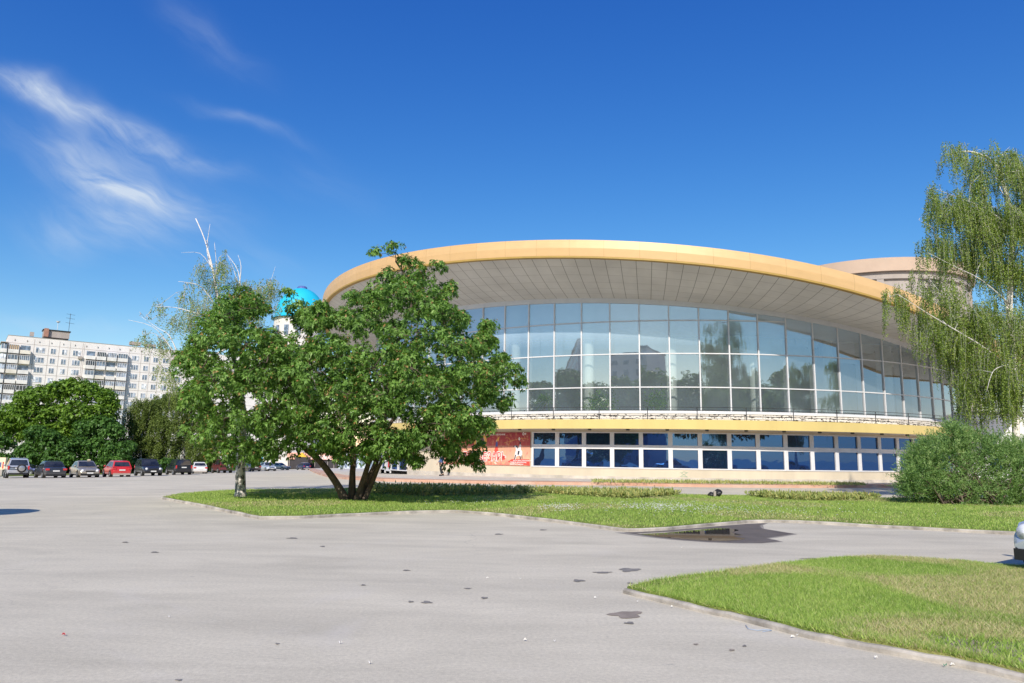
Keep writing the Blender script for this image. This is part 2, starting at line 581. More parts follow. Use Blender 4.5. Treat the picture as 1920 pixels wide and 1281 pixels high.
# ------------------------------------------------------------------ world, sun
SUN_AZ, SUN_EL = math.radians(-100), math.radians(35)   # direction towards the sun, angle from +X
world = bpy.data.worlds.new("World"); scene.world = world; world.use_nodes = True
wn = N(world)
bg = wn.nodes['Background']
sky = wn.n('ShaderNodeTexSky', sky_type='NISHITA')
sky.sun_disc = False
sky.sun_elevation = SUN_EL
sky.sun_rotation = PI / 2 - SUN_AZ
sky.altitude = 200; sky.air_density = 1.0; sky.dust_density = 0.25; sky.ozone_density = 3.0
hs = wn.n('ShaderNodeHueSaturation'); hs.inputs['Saturation'].default_value = 1.22; hs.inputs['Value'].default_value = 1.0
wn.links.new(sky.outputs[0], hs.inputs['Color'])
tc = wn.n('ShaderNodeTexCoord').outputs['Generated']
sep = wn.n('ShaderNodeSeparateXYZ'); wn.put(sep.inputs[0], tc)
ys = wn.math('MAXIMUM', sep.outputs[1], .05)
cx = wn.math('DIVIDE', sep.outputs[0], ys); cz = wn.math('DIVIDE', sep.outputs[2], ys)
cb = wn.n('ShaderNodeCombineXYZ'); wn.put(cb.inputs[0], cx); wn.put(cb.inputs[1], cz)
# warp
wz = wn.n('ShaderNodeTexNoise'); wn.put(wz.inputs['Vector'], cb.outputs[0]); wz.inputs['Scale'].default_value = 5; wz.inputs['Detail'].default_value = 3
wsub = wn.n('ShaderNodeVectorMath', operation='SUBTRACT'); wn.put(wsub.inputs[0], wz.outputs[1]); wsub.inputs[1].default_value = (.5, .5, .5)
wsc = wn.n('ShaderNodeVectorMath', operation='SCALE'); wn.put(wsc.inputs[0], wsub.outputs[0]); wsc.inputs['Scale'].default_value = .10
wad = wn.n('ShaderNodeVectorMath', operation='ADD'); wn.put(wad.inputs[0], cb.outputs[0]); wn.put(wad.inputs[1], wsc.outputs[0])
blobs = [((-30, 130), (140, 198), 24, .82), ((90, 178), (310, 250), 22, .75), ((240, 240), (440, 320), 17, .4),
         ((90, 290), (310, 372), 34, .62), ((160, 335), (380, 402), 32, .6), ((90, 420), (360, 440), 46, .45), ((120, 360), (420, 420), 80, .22),
         ((60, 240), (320, 300), 50, .42), ((370, 190), (560, 262), 14, .20), ((300, 0), (470, 120), 40, .13),
         ((0, 590), (260, 610), 14, .16), ((420, 470), (560, 520), 24, .10), ((520, 300), (700, 380), 50, .07)]
tot = None
for (a, b_, w, st) in blobs:
    ra = ray(*a); rb = ray(*b_)
    A = Vector((ra.x / ra.y, ra.z / ra.y)); B = Vector((rb.x / rb.y, rb.z / rb.y))
    c_ = (A + B) / 2; L = (B - A).length / 2; ang = math.atan2(B.y - A.y, B.x - A.x)
    sub = wn.n('ShaderNodeVectorMath', operation='SUBTRACT'); wn.put(sub.inputs[0], wad.outputs[0]); sub.inputs[1].default_value = (c_.x, c_.y, 0)
    mp = wn.n('ShaderNodeVectorRotate', rotation_type='Z_AXIS'); wn.put(mp.inputs['Vector'], sub.outputs[0]); mp.inputs['Angle'].default_value = -ang
    ml = wn.n('ShaderNodeVectorMath', operation='MULTIPLY'); wn.put(ml.inputs[0], mp.outputs[0]); ml.inputs[1].default_value = (1 / (L * 1.05), 1 / (w / F), 0)
    dt = wn.n('ShaderNodeVectorMath', operation='DOT_PRODUCT'); wn.put(dt.inputs[0], ml.outputs[0]); wn.put(dt.inputs[1], ml.outputs[0])
    g = wn.math('MULTIPLY', wn.math('EXPONENT', wn.math('MULTIPLY', dt.outputs['Value'], -1.1)), st)
    tot = g if tot is None else wn.math('ADD', tot, g)
def rotv(ang, sc_):
    r_ = wn.n('ShaderNodeVectorRotate', rotation_type='Z_AXIS'); wn.put(r_.inputs['Vector'], wad.outputs[0]); r_.inputs['Angle'].default_value = ang
    m_ = wn.n('ShaderNodeVectorMath', operation='MULTIPLY'); wn.put(m_.inputs[0], r_.outputs[0]); m_.inputs[1].default_value = sc_
    return m_.outputs[0]


str1 = wn.noise(rotv(.46, (2.4, 8, 1)), 2.2, 9, .60, .7)
str2 = wn.noise(rotv(.62, (3, 22, 1)), 2.4, 6, .6, .5)
tex = wn.math('ADD', wn.ramp(str1, [(.30, 0), (.75, 1)]), wn.math('MULTIPLY', wn.math('SUBTRACT', str2, .5), 1.1))
cl = wn.math('MULTIPLY', tot, wn.math('ADD', wn.math('MULTIPLY', tex, .95), .22), clamp=True)
cl = wn.math('MULTIPLY', cl, .82)
sp_ = wn.n('ShaderNodeSeparateColor'); wn.put(sp_.inputs[0], hs.outputs[0])
cc_ = wn.n('ShaderNodeCombineColor')
for i_, (k_, g_) in enumerate(((2.50, 1.47), (1.553, 1.20), (1.178, .70))):
    wn.put(cc_.inputs[i_], wn.math('MULTIPLY', wn.math('POWER', wn.math('MULTIPLY', sp_.outputs[i_], .105), g_), k_ / .12))
skyc = wn.mix(cl, cc_.outputs[0], (6.0, 6.7, 7.5))
# darker, deeper blue towards the zenith as seen by any viewer
wn.put(bg.inputs[0], skyc)
bg.inputs[1].default_value = .12

sun_d = bpy.data.lights.new('sun', 'SUN'); sun_d.energy = 5.0; sun_d.angle = math.radians(.55); sun_d.color = (1, .93, .825)
sun = bpy.data.objects.new('sun', sun_d); COL.objects.link(sun)
sd = Vector((math.cos(SUN_AZ) * math.cos(SUN_EL), math.sin(SUN_AZ) * math.cos(SUN_EL), math.sin(SUN_EL)))
sun.rotation_euler = sd.to_track_quat('Z', 'Y').to_euler()
sun.location = sd * 100
scene.view_settings.view_transform = 'Standard'; scene.view_settings.look = 'None'
scene.view_settings.exposure = 0; scene.view_settings.gamma = 1
scene.cycles.max_bounces = 8; scene.cycles.transparent_max_bounces = 12
scene.cycles.caustics_reflective = False; scene.cycles.caustics_refractive = False


# ------------------------------------------------------------------ ground
def axis(dense, lim, step):
    a = list(np.arange(-dense, dense + .1, step)); s = step
    x = dense
    out = []
    while x < lim:
        s *= 1.35; x += s; out.append(x)
    return np.array([-q for q in out[::-1]] + a + out)


gx = axis(150, 4200, 3.0); gy = axis(230, 4200, 3.0)
GX, GY = np.meshgrid(gx, gy)
GZ = gz(GX, GY)
mb = MB()
nx, ny = len(gx), len(gy)
mb.v = [tuple(q) for q in np.stack([GX.ravel(), GY.ravel(), GZ.ravel()], 1).tolist()]
for j in range(ny - 1):
    for i in range(nx - 1):
        mb.f.append((j * nx + i, j * nx + i + 1, (j + 1) * nx + i + 1, (j + 1) * nx + i)); mb.m.append(0); mb.uv.append(None)
ground = mb.build('ground', M['asphalt'], smooth=True, kind='structure')
tag(ground, 'wide pale grey asphalt square and road, worn and dusty')


def inpoly(P, poly):
    x, y = P[:, 0], P[:, 1]; ins = np.zeros(len(P), bool); n = len(poly)
    for i in range(n):
        x1, y1 = poly[i]; x2, y2 = poly[(i + 1) % n]
        if y1 == y2: continue
        c = ((y1 > y) != (y2 > y)) & (x < (x2 - x1) * (y - y1) / (y2 - y1) + x1)
        ins ^= c
    return ins


def sheet(name, poly, dz, mat, label=None, step=2.0, kind='structure', edge=0.0, edge_mat=None, mound=0.0):
    """flat sheet following the ground inside a polygon of xy points, optional vertical edge of given height"""
    poly = [Vector((p[0], p[1])) for p in poly]
    P = np.array([(p.x, p.y) for p in poly])
    lo, hi = P.min(0), P.max(0)
    g = np.array([(x, y) for x in np.arange(lo[0], hi[0], step) for y in np.arange(lo[1], hi[1], step)]) + .37
    pts = list(poly)
    if len(g):
        g = g[inpoly(g, P)]
        d = np.full(len(g), 1e9)
        for i in range(len(P)):
            a = P[i]; b = P[(i + 1) % len(P)]; ab = b - a
            t = np.clip(((g - a) @ ab) / (ab @ ab + 1e-9), 0, 1)
            d = np.minimum(d, np.hypot(*(g - a - t[:, None] * ab).T))
        dg = dict()
        keep = d > step * .35
        g = g[keep]; d = d[keep]
        pts += [Vector(q) for q in g]
    n = len(poly)
    vs, es, fs, *_ = delaunay_2d_cdt(pts, [(i, (i + 1) % n) for i in range(n)], [], 1, 1e-5)
    mb = MB()
    V = [(q.x, q.y, float(gz(q.x, q.y)) + dz) for q in vs]
    fs2 = []
    for f in fs:
        a, b, c = [Vector(V[k][:2]) for k in f[:3]]
        fs2.append(tuple(f) if (b - a).cross(c - a) > 0 else tuple(f)[::-1])
    mb.add(V, fs2, 0)
    if edge > 0:
        for i in range(n):
            a, b = poly[i], poly[(i + 1) % n]
            za, zb_ = float(gz(a.x, a.y)) + dz, float(gz(b.x, b.y)) + dz
            mb.add([(a.x, a.y, za), (b.x, b.y, zb_), (b.x, b.y, zb_ - edge), (a.x, a.y, za - edge)], [(0, 1, 2, 3)], 1)
    o = mb.build(name, [mat, edge_mat or mat], kind=kind)
    if label: o['label'] = label
    return o


def px_poly(pts, dz=0.0):
    return [at_ground(p[0], p[1], dz).xy for p in pts]


def smooth_path(pts, k=3):
    """Catmull-Rom through points"""
    out = []
    n = len(pts)
    for i in range(n - 1):
        p0 = pts[max(i - 1, 0)]; p1 = pts[i]; p2 = pts[i + 1]; p3 = pts[min(i + 2, n - 1)]
        for j in range(k):
            t = j / k
            out.append(.5 * ((2 * p1) + (p2 - p0) * t + (2 * p0 - 5 * p1 + 4 * p2 - p3) * t * t + (3 * p1 - p0 - 3 * p2 + p3) * t ** 3))
    out.append(pts[-1])
    return out


def kerb(name, path, w, h, label, closed=False):
    """concrete kerb along a polyline, bevelled top, with joints every metre"""
    mb = MB()
    P = [Vector((p[0], p[1])) for p in path]
    # resample
    Q = [P[0]]
    for a, b in zip(P[:-1], P[1:]):
        L = (b - a).length; k = max(1, int(L / .5))
        for i in range(1, k + 1): Q.append(a.lerp(b, i / k))
    prof = [(-w / 2, -.05), (-w / 2, h - .02), (-w / 2 + .02, h), (w / 2 - .02, h), (w / 2, h - .02), (w / 2, -.05)]
    rows = []
    for i, q in enumerate(Q):
        d = (Q[min(i + 1, len(Q) - 1)] - Q[max(i - 1, 0)]).normalized(); nrm = Vector((-d.y, d.x))
        z0 = float(gz(q.x, q.y)) + (random.random() - .5) * .012
        jx = (random.random() - .5) * .012
        rows.append([(q.x + nrm.x * (o + jx), q.y + nrm.y * (o + jx), z0 + hh) for o, hh in prof])
    n = len(prof)
    for i in range(len(rows) - 1):
        mb.add(rows[i] + rows[i + 1], [(k, k + 1, n + k + 1, n + k) for k in range(n - 1)])
    return tag(mb.build(name, M['kerb'], kind='structure'), label)


# island A (far lawn) outline
A_front = [(305, 936), (365, 947), (430, 961), (470, 970), (490, 974), (560, 973), (707, 965.5), (800, 962), (857, 961), (895, 963.5), (950, 969), (1006, 975.5), (1100, 987), (1150, 994.5), (1175, 997), (1200, 996.5), (1249, 994), (1325, 987), (1399, 981), (1442, 979.5), (1500, 981), (1570, 985), (1655, 990), (1770, 996), (1886, 1002.5), (2050, 1010)]
A_back = [(2050, 946), (1900, 941), (1760, 938), (1652, 937), (1500, 934.5), (1340, 931.5), (1273, 930.5), (1100, 926.5), (981, 923.5), (920, 922.5), (800, 920), (690, 918), (622, 920), (520, 921), (440, 922.5), (387, 925.5), (340, 929.5)]
A_front_w = px_poly(A_front); A_back_w = px_poly(A_back)
polyA = A_front_w + A_back_w
sheet('lawn', polyA, .085, M['lawn'], 'far lawn island with the trees, green grass and clover', step=1.2, edge=.1)
kerb('kerb', A_front_w, .11, .075, 'kerb along the near edge of the far lawn')
kerb('kerb', A_back_w + [A_front_w[0]], .11, .06, 'kerb along the road edge of the far lawn')
# island B (near lawn)
B_back = [(1176, 1112), (1228, 1098.5), (1290, 1089), (1356, 1081.5), (1471, 1066.5), (1560, 1057), (1634, 1052.5), (1719, 1056), (1800, 1062), (1869, 1070), (1920, 1073), (2100, 1082)]
B_front = [(2100, 1330), (1990, 1293), (1890, 1268), (1783, 1245), (1655, 1222), (1580, 1208), (1506, 1192), (1399, 1164), (1330, 1149), (1271, 1135), (1215, 1122)]
B_back_w = px_poly(B_back); B_front_w = px_poly(B_front)
polyB = B_back_w + B_front_w
sheet('lawn', polyB, .075, M['lawn_dry'], 'near lawn island in the lower right with sun-bleached patches', step=.8, edge=.1)
kerb('kerb', smooth_path([B_back_w[0]] + B_front_w[::-1], 3), .13, .055, 'broad worn kerb along the near lawn in the lower right')
soil_px = [(1735, 1206), (1783, 1212), (1850, 1219), (1930, 1226), (2060, 1250), (2060, 1300), (1990, 1284), (1890, 1260), (1800, 1240), (1750, 1228)]
polySoil = px_poly(soil_px)
sheet('soil_patch', smooth_path(polySoil + [polySoil[0]], 3)[:-1], .081, M['soil'], 'strip of bare soil beside the near kerb', step=.5)

# pavement around the circus
pv_outer = [(570, 868.5), (574, 876), (582, 883), (600, 891), (630, 897.5), (700, 902), (760, 904), (850, 906), (940, 908), (1107, 910), (1220, 912), (1336, 914), (1480, 915), (1620, 915), (1760, 914), (1900, 913), (2000, 912)]
pv = px_poly(pv_outer)
pv = smooth_path(pv, 3)
pv_back = [Vector((60, 70)), Vector((60, 120)), Vector((10, 125))]
sheet('pavement', pv + pv_back, .17, M['pave'], 'pale pavement around the circus building', step=3, edge=.19, edge_mat=M['pink'])
inner = []
for i, q in enumerate(pv):
    d = (pv[min(i + 1, len(pv) - 1)] - pv[max(i - 1, 0)]).normalized(); nrm = Vector((-d.y, d.x))
    inner.append(q + nrm * 1.5)
mb = MB()
for i in range(len(pv) - 1):
    q = [pv[i] + (inner[i] - pv[i]) * .003, pv[i + 1] + (inner[i + 1] - pv[i + 1]) * .003, inner[i + 1], inner[i]]
    mb.add([(p.x, p.y, float(gz(p.x, p.y)) + .176) for p in q], [(0, 1, 2, 3)])
tag(mb.build('paving_strip', M['pink'], kind='structure'), 'pink paved strip along the pavement edge')
# grass verge behind the parked cars
vg = px_poly([(-140, 894), (0, 893.5), (100, 892), (190, 890), (300, 887), (400, 883.5), (460, 881), (478, 879)])
sheet('verge', vg + [Vector((-60, 230)), Vector((-330, 230)), Vector((-200, 60))], .05, M['lawn'], 'grass verge behind the row of parked cars', step=6)

# puddle
wet_px = [(1170, 998.5), (1215, 1006), (1270, 1012), (1330, 1016.5), (1390, 1018.5), (1430, 1018.5), (1462, 1015), (1448, 1012), (1436, 1009.5), (1458, 1006), (1490, 1001.5), (1468, 998), (1430, 992), (1424, 986), (1436, 981.5), (1399, 983), (1325, 989), (1249, 995.5), (1200, 998.3)]
wp0 = px_poly(wet_px); cw_ = sum(wp0, Vector((0, 0))) / len(wp0)
M['damp_edge'] = simple('half_dry_asphalt', (.36, .325, .28), .9, var=.3, vscale=3, spec=.2)
sheet('damp_margin', [cw_ + (q - cw_) * 1.07 + Vector((random.uniform(-.06, .06), random.uniform(-.08, .08))) for q in wp0], .0022, M['damp_edge'], 'half dried margin round the damp asphalt', step=.6)
sheet('damp_patch', px_poly(wet_px), .0052, M['wet'], 'dark damp asphalt around the puddle by the far lawn kerb', step=.6)
wat_px = [(1192, 1001), (1240, 1007.5), (1290, 1012), (1340, 1014.5), (1375, 1014), (1398, 1011), (1376, 1007), (1392, 1004), (1372, 999), (1385, 995), (1365, 991.5), (1320, 992), (1262, 997), (1215, 1000)]
mw, nw, bw = mat_new('puddle_water')
nw.put(bw.inputs['Base Color'], nw.mix(nw.ramp(nw.noise(nw.pos(), 1.5, 3), [(.3, 0), (.7, 1)]), (.07, .055, .045), (.10, .08, .065)))
bw.inputs['Roughness'].default_value = .02; bw.inputs['IOR'].default_value = 1.333; bw.inputs['Specular IOR Level'].default_value = .85
wp = px_poly(wat_px)
sheet('puddle', smooth_path(wp + [wp[0]], 4)[:-1], .008, mw, 'shallow puddle mirroring the sky beside the far lawn', step=.6)


def blob(name, px, py, w, h, mat, label, seed):
    r = random.Random(seed)
    c = at_ground(px, py)
    e = at_ground(px + w / 2, py).xy - c.xy
    g = at_ground(px, py - h / 2).xy - c.xy
    pts = []
    ph = [r.random() * 6.3 for _ in range(3)]
    for i in range(20):
        a = 2 * PI * i / 20
        k = 1 + .22 * math.sin(3 * a + ph[0]) + .16 * math.sin(5 * a + ph[1]) + .1 * r.random()
        q = c.xy + e * math.cos(a) * k + g * math.sin(a) * k
        pts.append(q)
    o = sheet(name, pts, .005 + .0004 * (seed % 5), mat, label, step=.5)
    o['group'] = 'stains on the asphalt'
    return o


stains = [(1175, 1153, 54, 12, 'stain_light'), (1180, 1069, 36, 6, 'stain'), (1130, 1074, 30, 3, 'stain'), (1085, 1089.5, 20, 4, 'stain'), (1181, 1094, 10, 2.4, 'stain'),
          (548, 1009.5, 18, 2.2, 'stain'), (605, 1025, 8, 2, 'stain'), (935, 1002, 14, 2, 'stain'), (1018, 994, 12, 1.6, 'stain'), (290, 1036, 12, 2, 'stain'), (235, 1017, 10, 1.6, 'stain'),
          (681, 1097.5, 8, 2.5, 'stain'), (800, 1130, 18, 4, 'stain'), (770, 1129, 10, 2.5, 'stain'), (908, 1122, 12, 3, 'stain'), (877, 1104, 12, 2, 'stain'), (762, 1070, 12, 2, 'stain'),
          (1396, 1212, 7, 3, 'stain'), (1372, 1220, 10, 3, 'stain_light'), (1180, 1169, 16, 4, 'stain'), (335, 1276, 12, 3, 'stain'), (520, 1208, 8, 2, 'stain'), (1305, 1209, 8, 2.5, 'stain_light'), (1590, 1046, 40, 2.5, 'stain_light'), (1520, 1048, 30, 2, 'stain_light')]
for i, (a, b_, w, h, k) in enumerate(stains):
    lab = {0: 'large brown stain on the asphalt near the tip of the near lawn'}.get(i, 'small dark stain on the pale asphalt')
    blob('stain', a, b_, w, h, M[k], lab, i)

# litter
lit = [(1116, 1123, .04, 0), (1195, 1130, .05, 0), (1260, 1140, .04, 0), (1487, 1197, .06, 0), (1495, 1194, .04, 0), (1643, 1236, .04, 0), (1787, 1250, .06, 0), (694, 1246, .05, 0), (638, 1208, .05, 0), (317, 1159, .045, 0), (985, 1203, .05, 0), (1278, 1028, .05, 0), (914, 1086, .05, 0), (976, 1087, .05, 0), (1040, 1205, .05, 0)]
M['paper'] = simple('paper_scrap', (.8, .79, .76), .8, var=.05)
M['redpaper'] = simple('red_scrap', (.5, .05, .06), .6, var=.05)
M['greenglass'] = simple('green_glass_shard', (.03, .25, .16), .2, var=.05)


def scrap(px, py, s, mat, label, grp):
    c = at_ground(px, py); mb = MB(); r = random.Random(int(px * 7 + py))
    a = r.random() * 3; s *= .36
    pts = [(math.cos(a + t) * s * k, math.sin(a + t) * s * k * .6, z) for t, k, z in ((0, 1, .012), (1.3, .8, .03), (2.6, 1.1, .01), (4.1, .7, .035), (5.2, .9, .012))]
    vs = [(c.x + p[0], c.y + p[1], c.z + p[2]) for p in pts] + [(c.x, c.y, c.z + .016)]
    mb.add(vs, [(0, 1, 5), (1, 2, 5), (2, 3, 5), (3, 4, 5), (4, 0, 5)])
    o = mb.build('litter_scrap', mat)
    tag(o, label, 'litter', grp)


for (a, b_, s, _) in lit: scrap(a, b_, s, M['paper'], 'tiny crumpled white paper scrap lying on the asphalt', 'paper scraps on the asphalt')
scrap(119, 1193, .05, M['redpaper'], 'tiny red scrap lying alone on the asphalt at lower left', None)
scrap(1772, 1251, .06, M['greenglass'], 'small green shard lying beside the near kerb', None)
scrap(1528, 1174, .07, M['greenglass'], 'small green wrapper on the grass just behind the near kerb', None)
# blue cord by the kerb
c0 = [at_ground(*p, dz=.012) for p in ((1398, 1172), (1403, 1179), (1420, 1182), (1440, 1180), (1447, 1182), (1430, 1184))]
mb = MB(); mb.tube(c0, .003, 6)
M['cord'] = simple('blue_cord', (.35, .45, .58), .6)
tag(mb.build('cord', M['cord'], smooth=True), 'thin pale blue cord lying curled beside the near kerb', 'cord')


# ------------------------------------------------------------------ grass blades
def blades(name, poly, n, h, w, mat, dz, label, lean=.35, excl=None, dens=None):
    P = np.array([(p[0], p[1]) for p in poly]); lo, hi = P.min(0), P.max(0)
    pts = np.zeros((0, 2))
    while len(pts) < n:
        q = lo + rng.random((n * 2, 2)) * (hi - lo)
        q = q[inpoly(q, P)]
        if excl is not None: q = q[~inpoly(q, np.array([(p[0], p[1]) for p in excl]))]
        # keep what the view can hold, with a margin
        q = q[(np.abs(q[:, 0]) < q[:, 1] * .80 + 2)]
        if dens is not None: q = q[rng.random(len(q)) < dens(q)]
        pts = np.concatenate([pts, q])
    pts = pts[:n]
    z = gz(pts[:, 0], pts[:, 1]) + dz
    a = rng.random(n) * 2 * PI; hh = h * (.45 + .75 * rng.random(n)); ww = w * (.6 + .8 * rng.random(n))
    lx = rng.normal(0, lean, n) * hh; ly = rng.normal(0, lean, n) * hh
    dx, dy = np.cos(a) * ww / 2, np.sin(a) * ww / 2
    V = np.zeros((n, 3, 3))
    V[:, 0] = np.stack([pts[:, 0] - dx, pts[:, 1] - dy, z - .01], 1)
    V[:, 1] = np.stack([pts[:, 0] + dx, pts[:, 1] + dy, z - .01], 1)
    V[:, 2] = np.stack([pts[:, 0] + lx, pts[:, 1] + ly, z + hh], 1)
    o = np_mesh(name, V, 3, mat, rnd=rng.random(n), kind='stuff')
    if label: tag(o, label, 'grass')
    return o


def sn(q, s, ox=0.0):
    x, y = q[:, 0] * s + ox, q[:, 1] * s + ox * 1.7
    return .5 + .25 * (np.sin(x * 1.0 + 1.3 * np.sin(y * .8)) + np.sin(y * 1.1 + 1.7 * np.sin(x * .7 + 2)))


polyBi = polyB
blades('grass', polyB, 170000, .055, .009, M['grass'], .07, 'lush green grass on the near lawn island', lean=.65, excl=polySoil, dens=lambda q: .22 + .78 * (sn(q, 1.3) < .52))
blades('grass', polyB, 95000, .055, .009, M['grass_dry'], .07, 'straw coloured dry grass in patches on the near lawn', lean=1.0, excl=polySoil, dens=lambda q: .10 + .90 * (sn(q, 1.3) > .46) * (q[:, 0] > 3.0))
blades('grass', polySoil, 1500, .07, .012, M['grass'], .08, 'sparse tufts of grass on the bare soil strip', lean=.7)
blades('grass', polyA, 170000, .058, .020, M['grass'], .08, 'short green grass on the far lawn island', dens=lambda q: .35 + .65 * (sn(q, .8, 1) < .7))
blades('grass', polyA, 34000, .05, .02, M['grass_dry'], .08, 'faded dry grass among the far lawn', lean=.7, dens=lambda q: .1 + .9 * (sn(q, .8, 1) > .66))
# clover flowers
q = np.concatenate([np.array([at_ground(px, py).xy[:] for px, py in zip(rng.normal(cx_, sx, k), rng.normal(cy_, sy, k))])
                    for cx_, cy_, sx, sy, k in ((1050, 958, 25, 4, 180), (1235, 956, 45, 5, 420), (1330, 960, 70, 7, 200), (880, 945, 45, 4, 60), (1500, 965, 120, 8, 90))])
q = q[inpoly(q, np.array([p[:] for p in polyA]))]
zz = gz(q[:, 0], q[:, 1]) + .135
V = []
for (x, y), z in zip(q, zz):
    r_ = .012 + .012 * random.random()
    V += [(x - r_, y, z), (x, y - r_, z + .004), (x + r_, y, z), (x, y + r_, z + .012)]
V = np.array(V)
tag(np_mesh('clover_flowers', V, 4, M['clover'], kind='stuff'), 'white clover flowers scattered over the far lawn', 'flowers')


# ------------------------------------------------------------------ leaves
def unit(v):
    return v / (np.linalg.norm(v, axis=1, keepdims=True) + 1e-9)


def kites(C, D, L, Wd, fold=.0):
    """leaf quads: base C, direction D, length L, width Wd -> (n,4,3)"""
    n = len(C)
    r = unit(rng.normal(size=(n, 3)))
    S = unit(np.cross(D, r))
    L = np.asarray(L).reshape(-1, 1) * np.ones((n, 1)); Wd = np.asarray(Wd).reshape(-1, 1) * np.ones((n, 1))
    V = np.zeros((n, 4, 3))
    V[:, 0] = C; V[:, 1] = C + D * L * .5 + S * Wd / 2; V[:, 2] = C + D * L; V[:, 3] = C + D * L * .5 - S * Wd / 2
    return V


def rosettes(C, Nn, k, L, Wd, droop=.5, spread=1.0):
    """k leaves radiating from each point C with outward normal Nn"""
    n = len(C)
    C2 = np.repeat(C, k, 0); N2 = np.repeat(Nn, k, 0)
    t = unit(rng.normal(size=(n * k, 3))); t = unit(t - (t * N2).sum(1, keepdims=True) * N2)
    D = unit(N2 * (.35 + .5 * rng.random((n * k, 1))) + t * spread + np.array([0, 0, -droop]) * rng.random((n * k, 1)))
    ll = L * (.65 + .6 * rng.random(n * k))
    V = np.zeros((n * k, 4, 3))
    # blade lies in the plane of D and a sideways vector perpendicular to the normal, so it catches the sun
    S = unit(np.cross(D, N2 + .35 * rng.normal(size=(n * k, 3))))
    ll = ll[:, None]; ww = ll * Wd / L
    V[:, 0] = C2; V[:, 1] = C2 + D * ll * .45 + S * ww / 2
    V[:, 2] = C2 + D * ll + np.array([0, 0, -.25]) * ll; V[:, 3] = C2 + D * ll * .45 - S * ww / 2
    return V


def sphere_pts(c, r, n, lo=.55, up=.25, squash=.8):
    d = unit(rng.normal(size=(n, 3)) + np.array([0, 0, up]))
    rr = r * (lo + (1 - lo) * rng.random(n) ** .6)
    return np.array(c) + d * rr[:, None] * np.array([1, 1, squash]), d


def grow(mb, seeds, targets, r0=.03, n=6, wob=.12, exp=.55):
    """join every target to the nearest node already placed; seeds: list of (Vector, radius)"""
    nodes = list(seeds)
    base = seeds[0][0]
    targets = sorted(targets, key=lambda t: min((t - s[0]).length for s in seeds))
    for t in targets:
        best = min(nodes, key=lambda s: (s[0] - t).length + max(0, s[0].z - t.z) * .9)
        a = best[0]; L = (t - a).length
        if L < .12: continue
        rad = max(.012, min(best[1] * .62, r0 + .012 * L))
        m = 4
        pts = []
        for i in range(m + 1):
            f = i / m
            p = a.lerp(t, f) + Vector((random.uniform(-1, 1), random.uniform(-1, 1), random.uniform(-.3, 1) + .6 * math.sin(PI * f))) * wob * L * math.sin(PI * f)
            pts.append(p)
        rs = [rad * (1 - .65 * i / m) for i in range(m + 1)]
        mb.tube(pts, rs, n, cap=False)
        for p, r_ in zip(pts[1:], rs[1:]): nodes.append((p, r_))
    return nodes


def stem_tube(mb, pts, r, n=10):
    P = smooth_path([Vector(p) for p in pts], 3)
    k = len(P)
    mb.tube(P, [r[0] + (r[1] - r[0]) * (i / (k - 1)) + (0.35 * r[0] * max(0, 1 - i / 2.5)) for i in range(k)], n)
    return [(p, r[0] + (r[1] - r[0]) * (i / (k - 1))) for i, p in enumerate(P)]


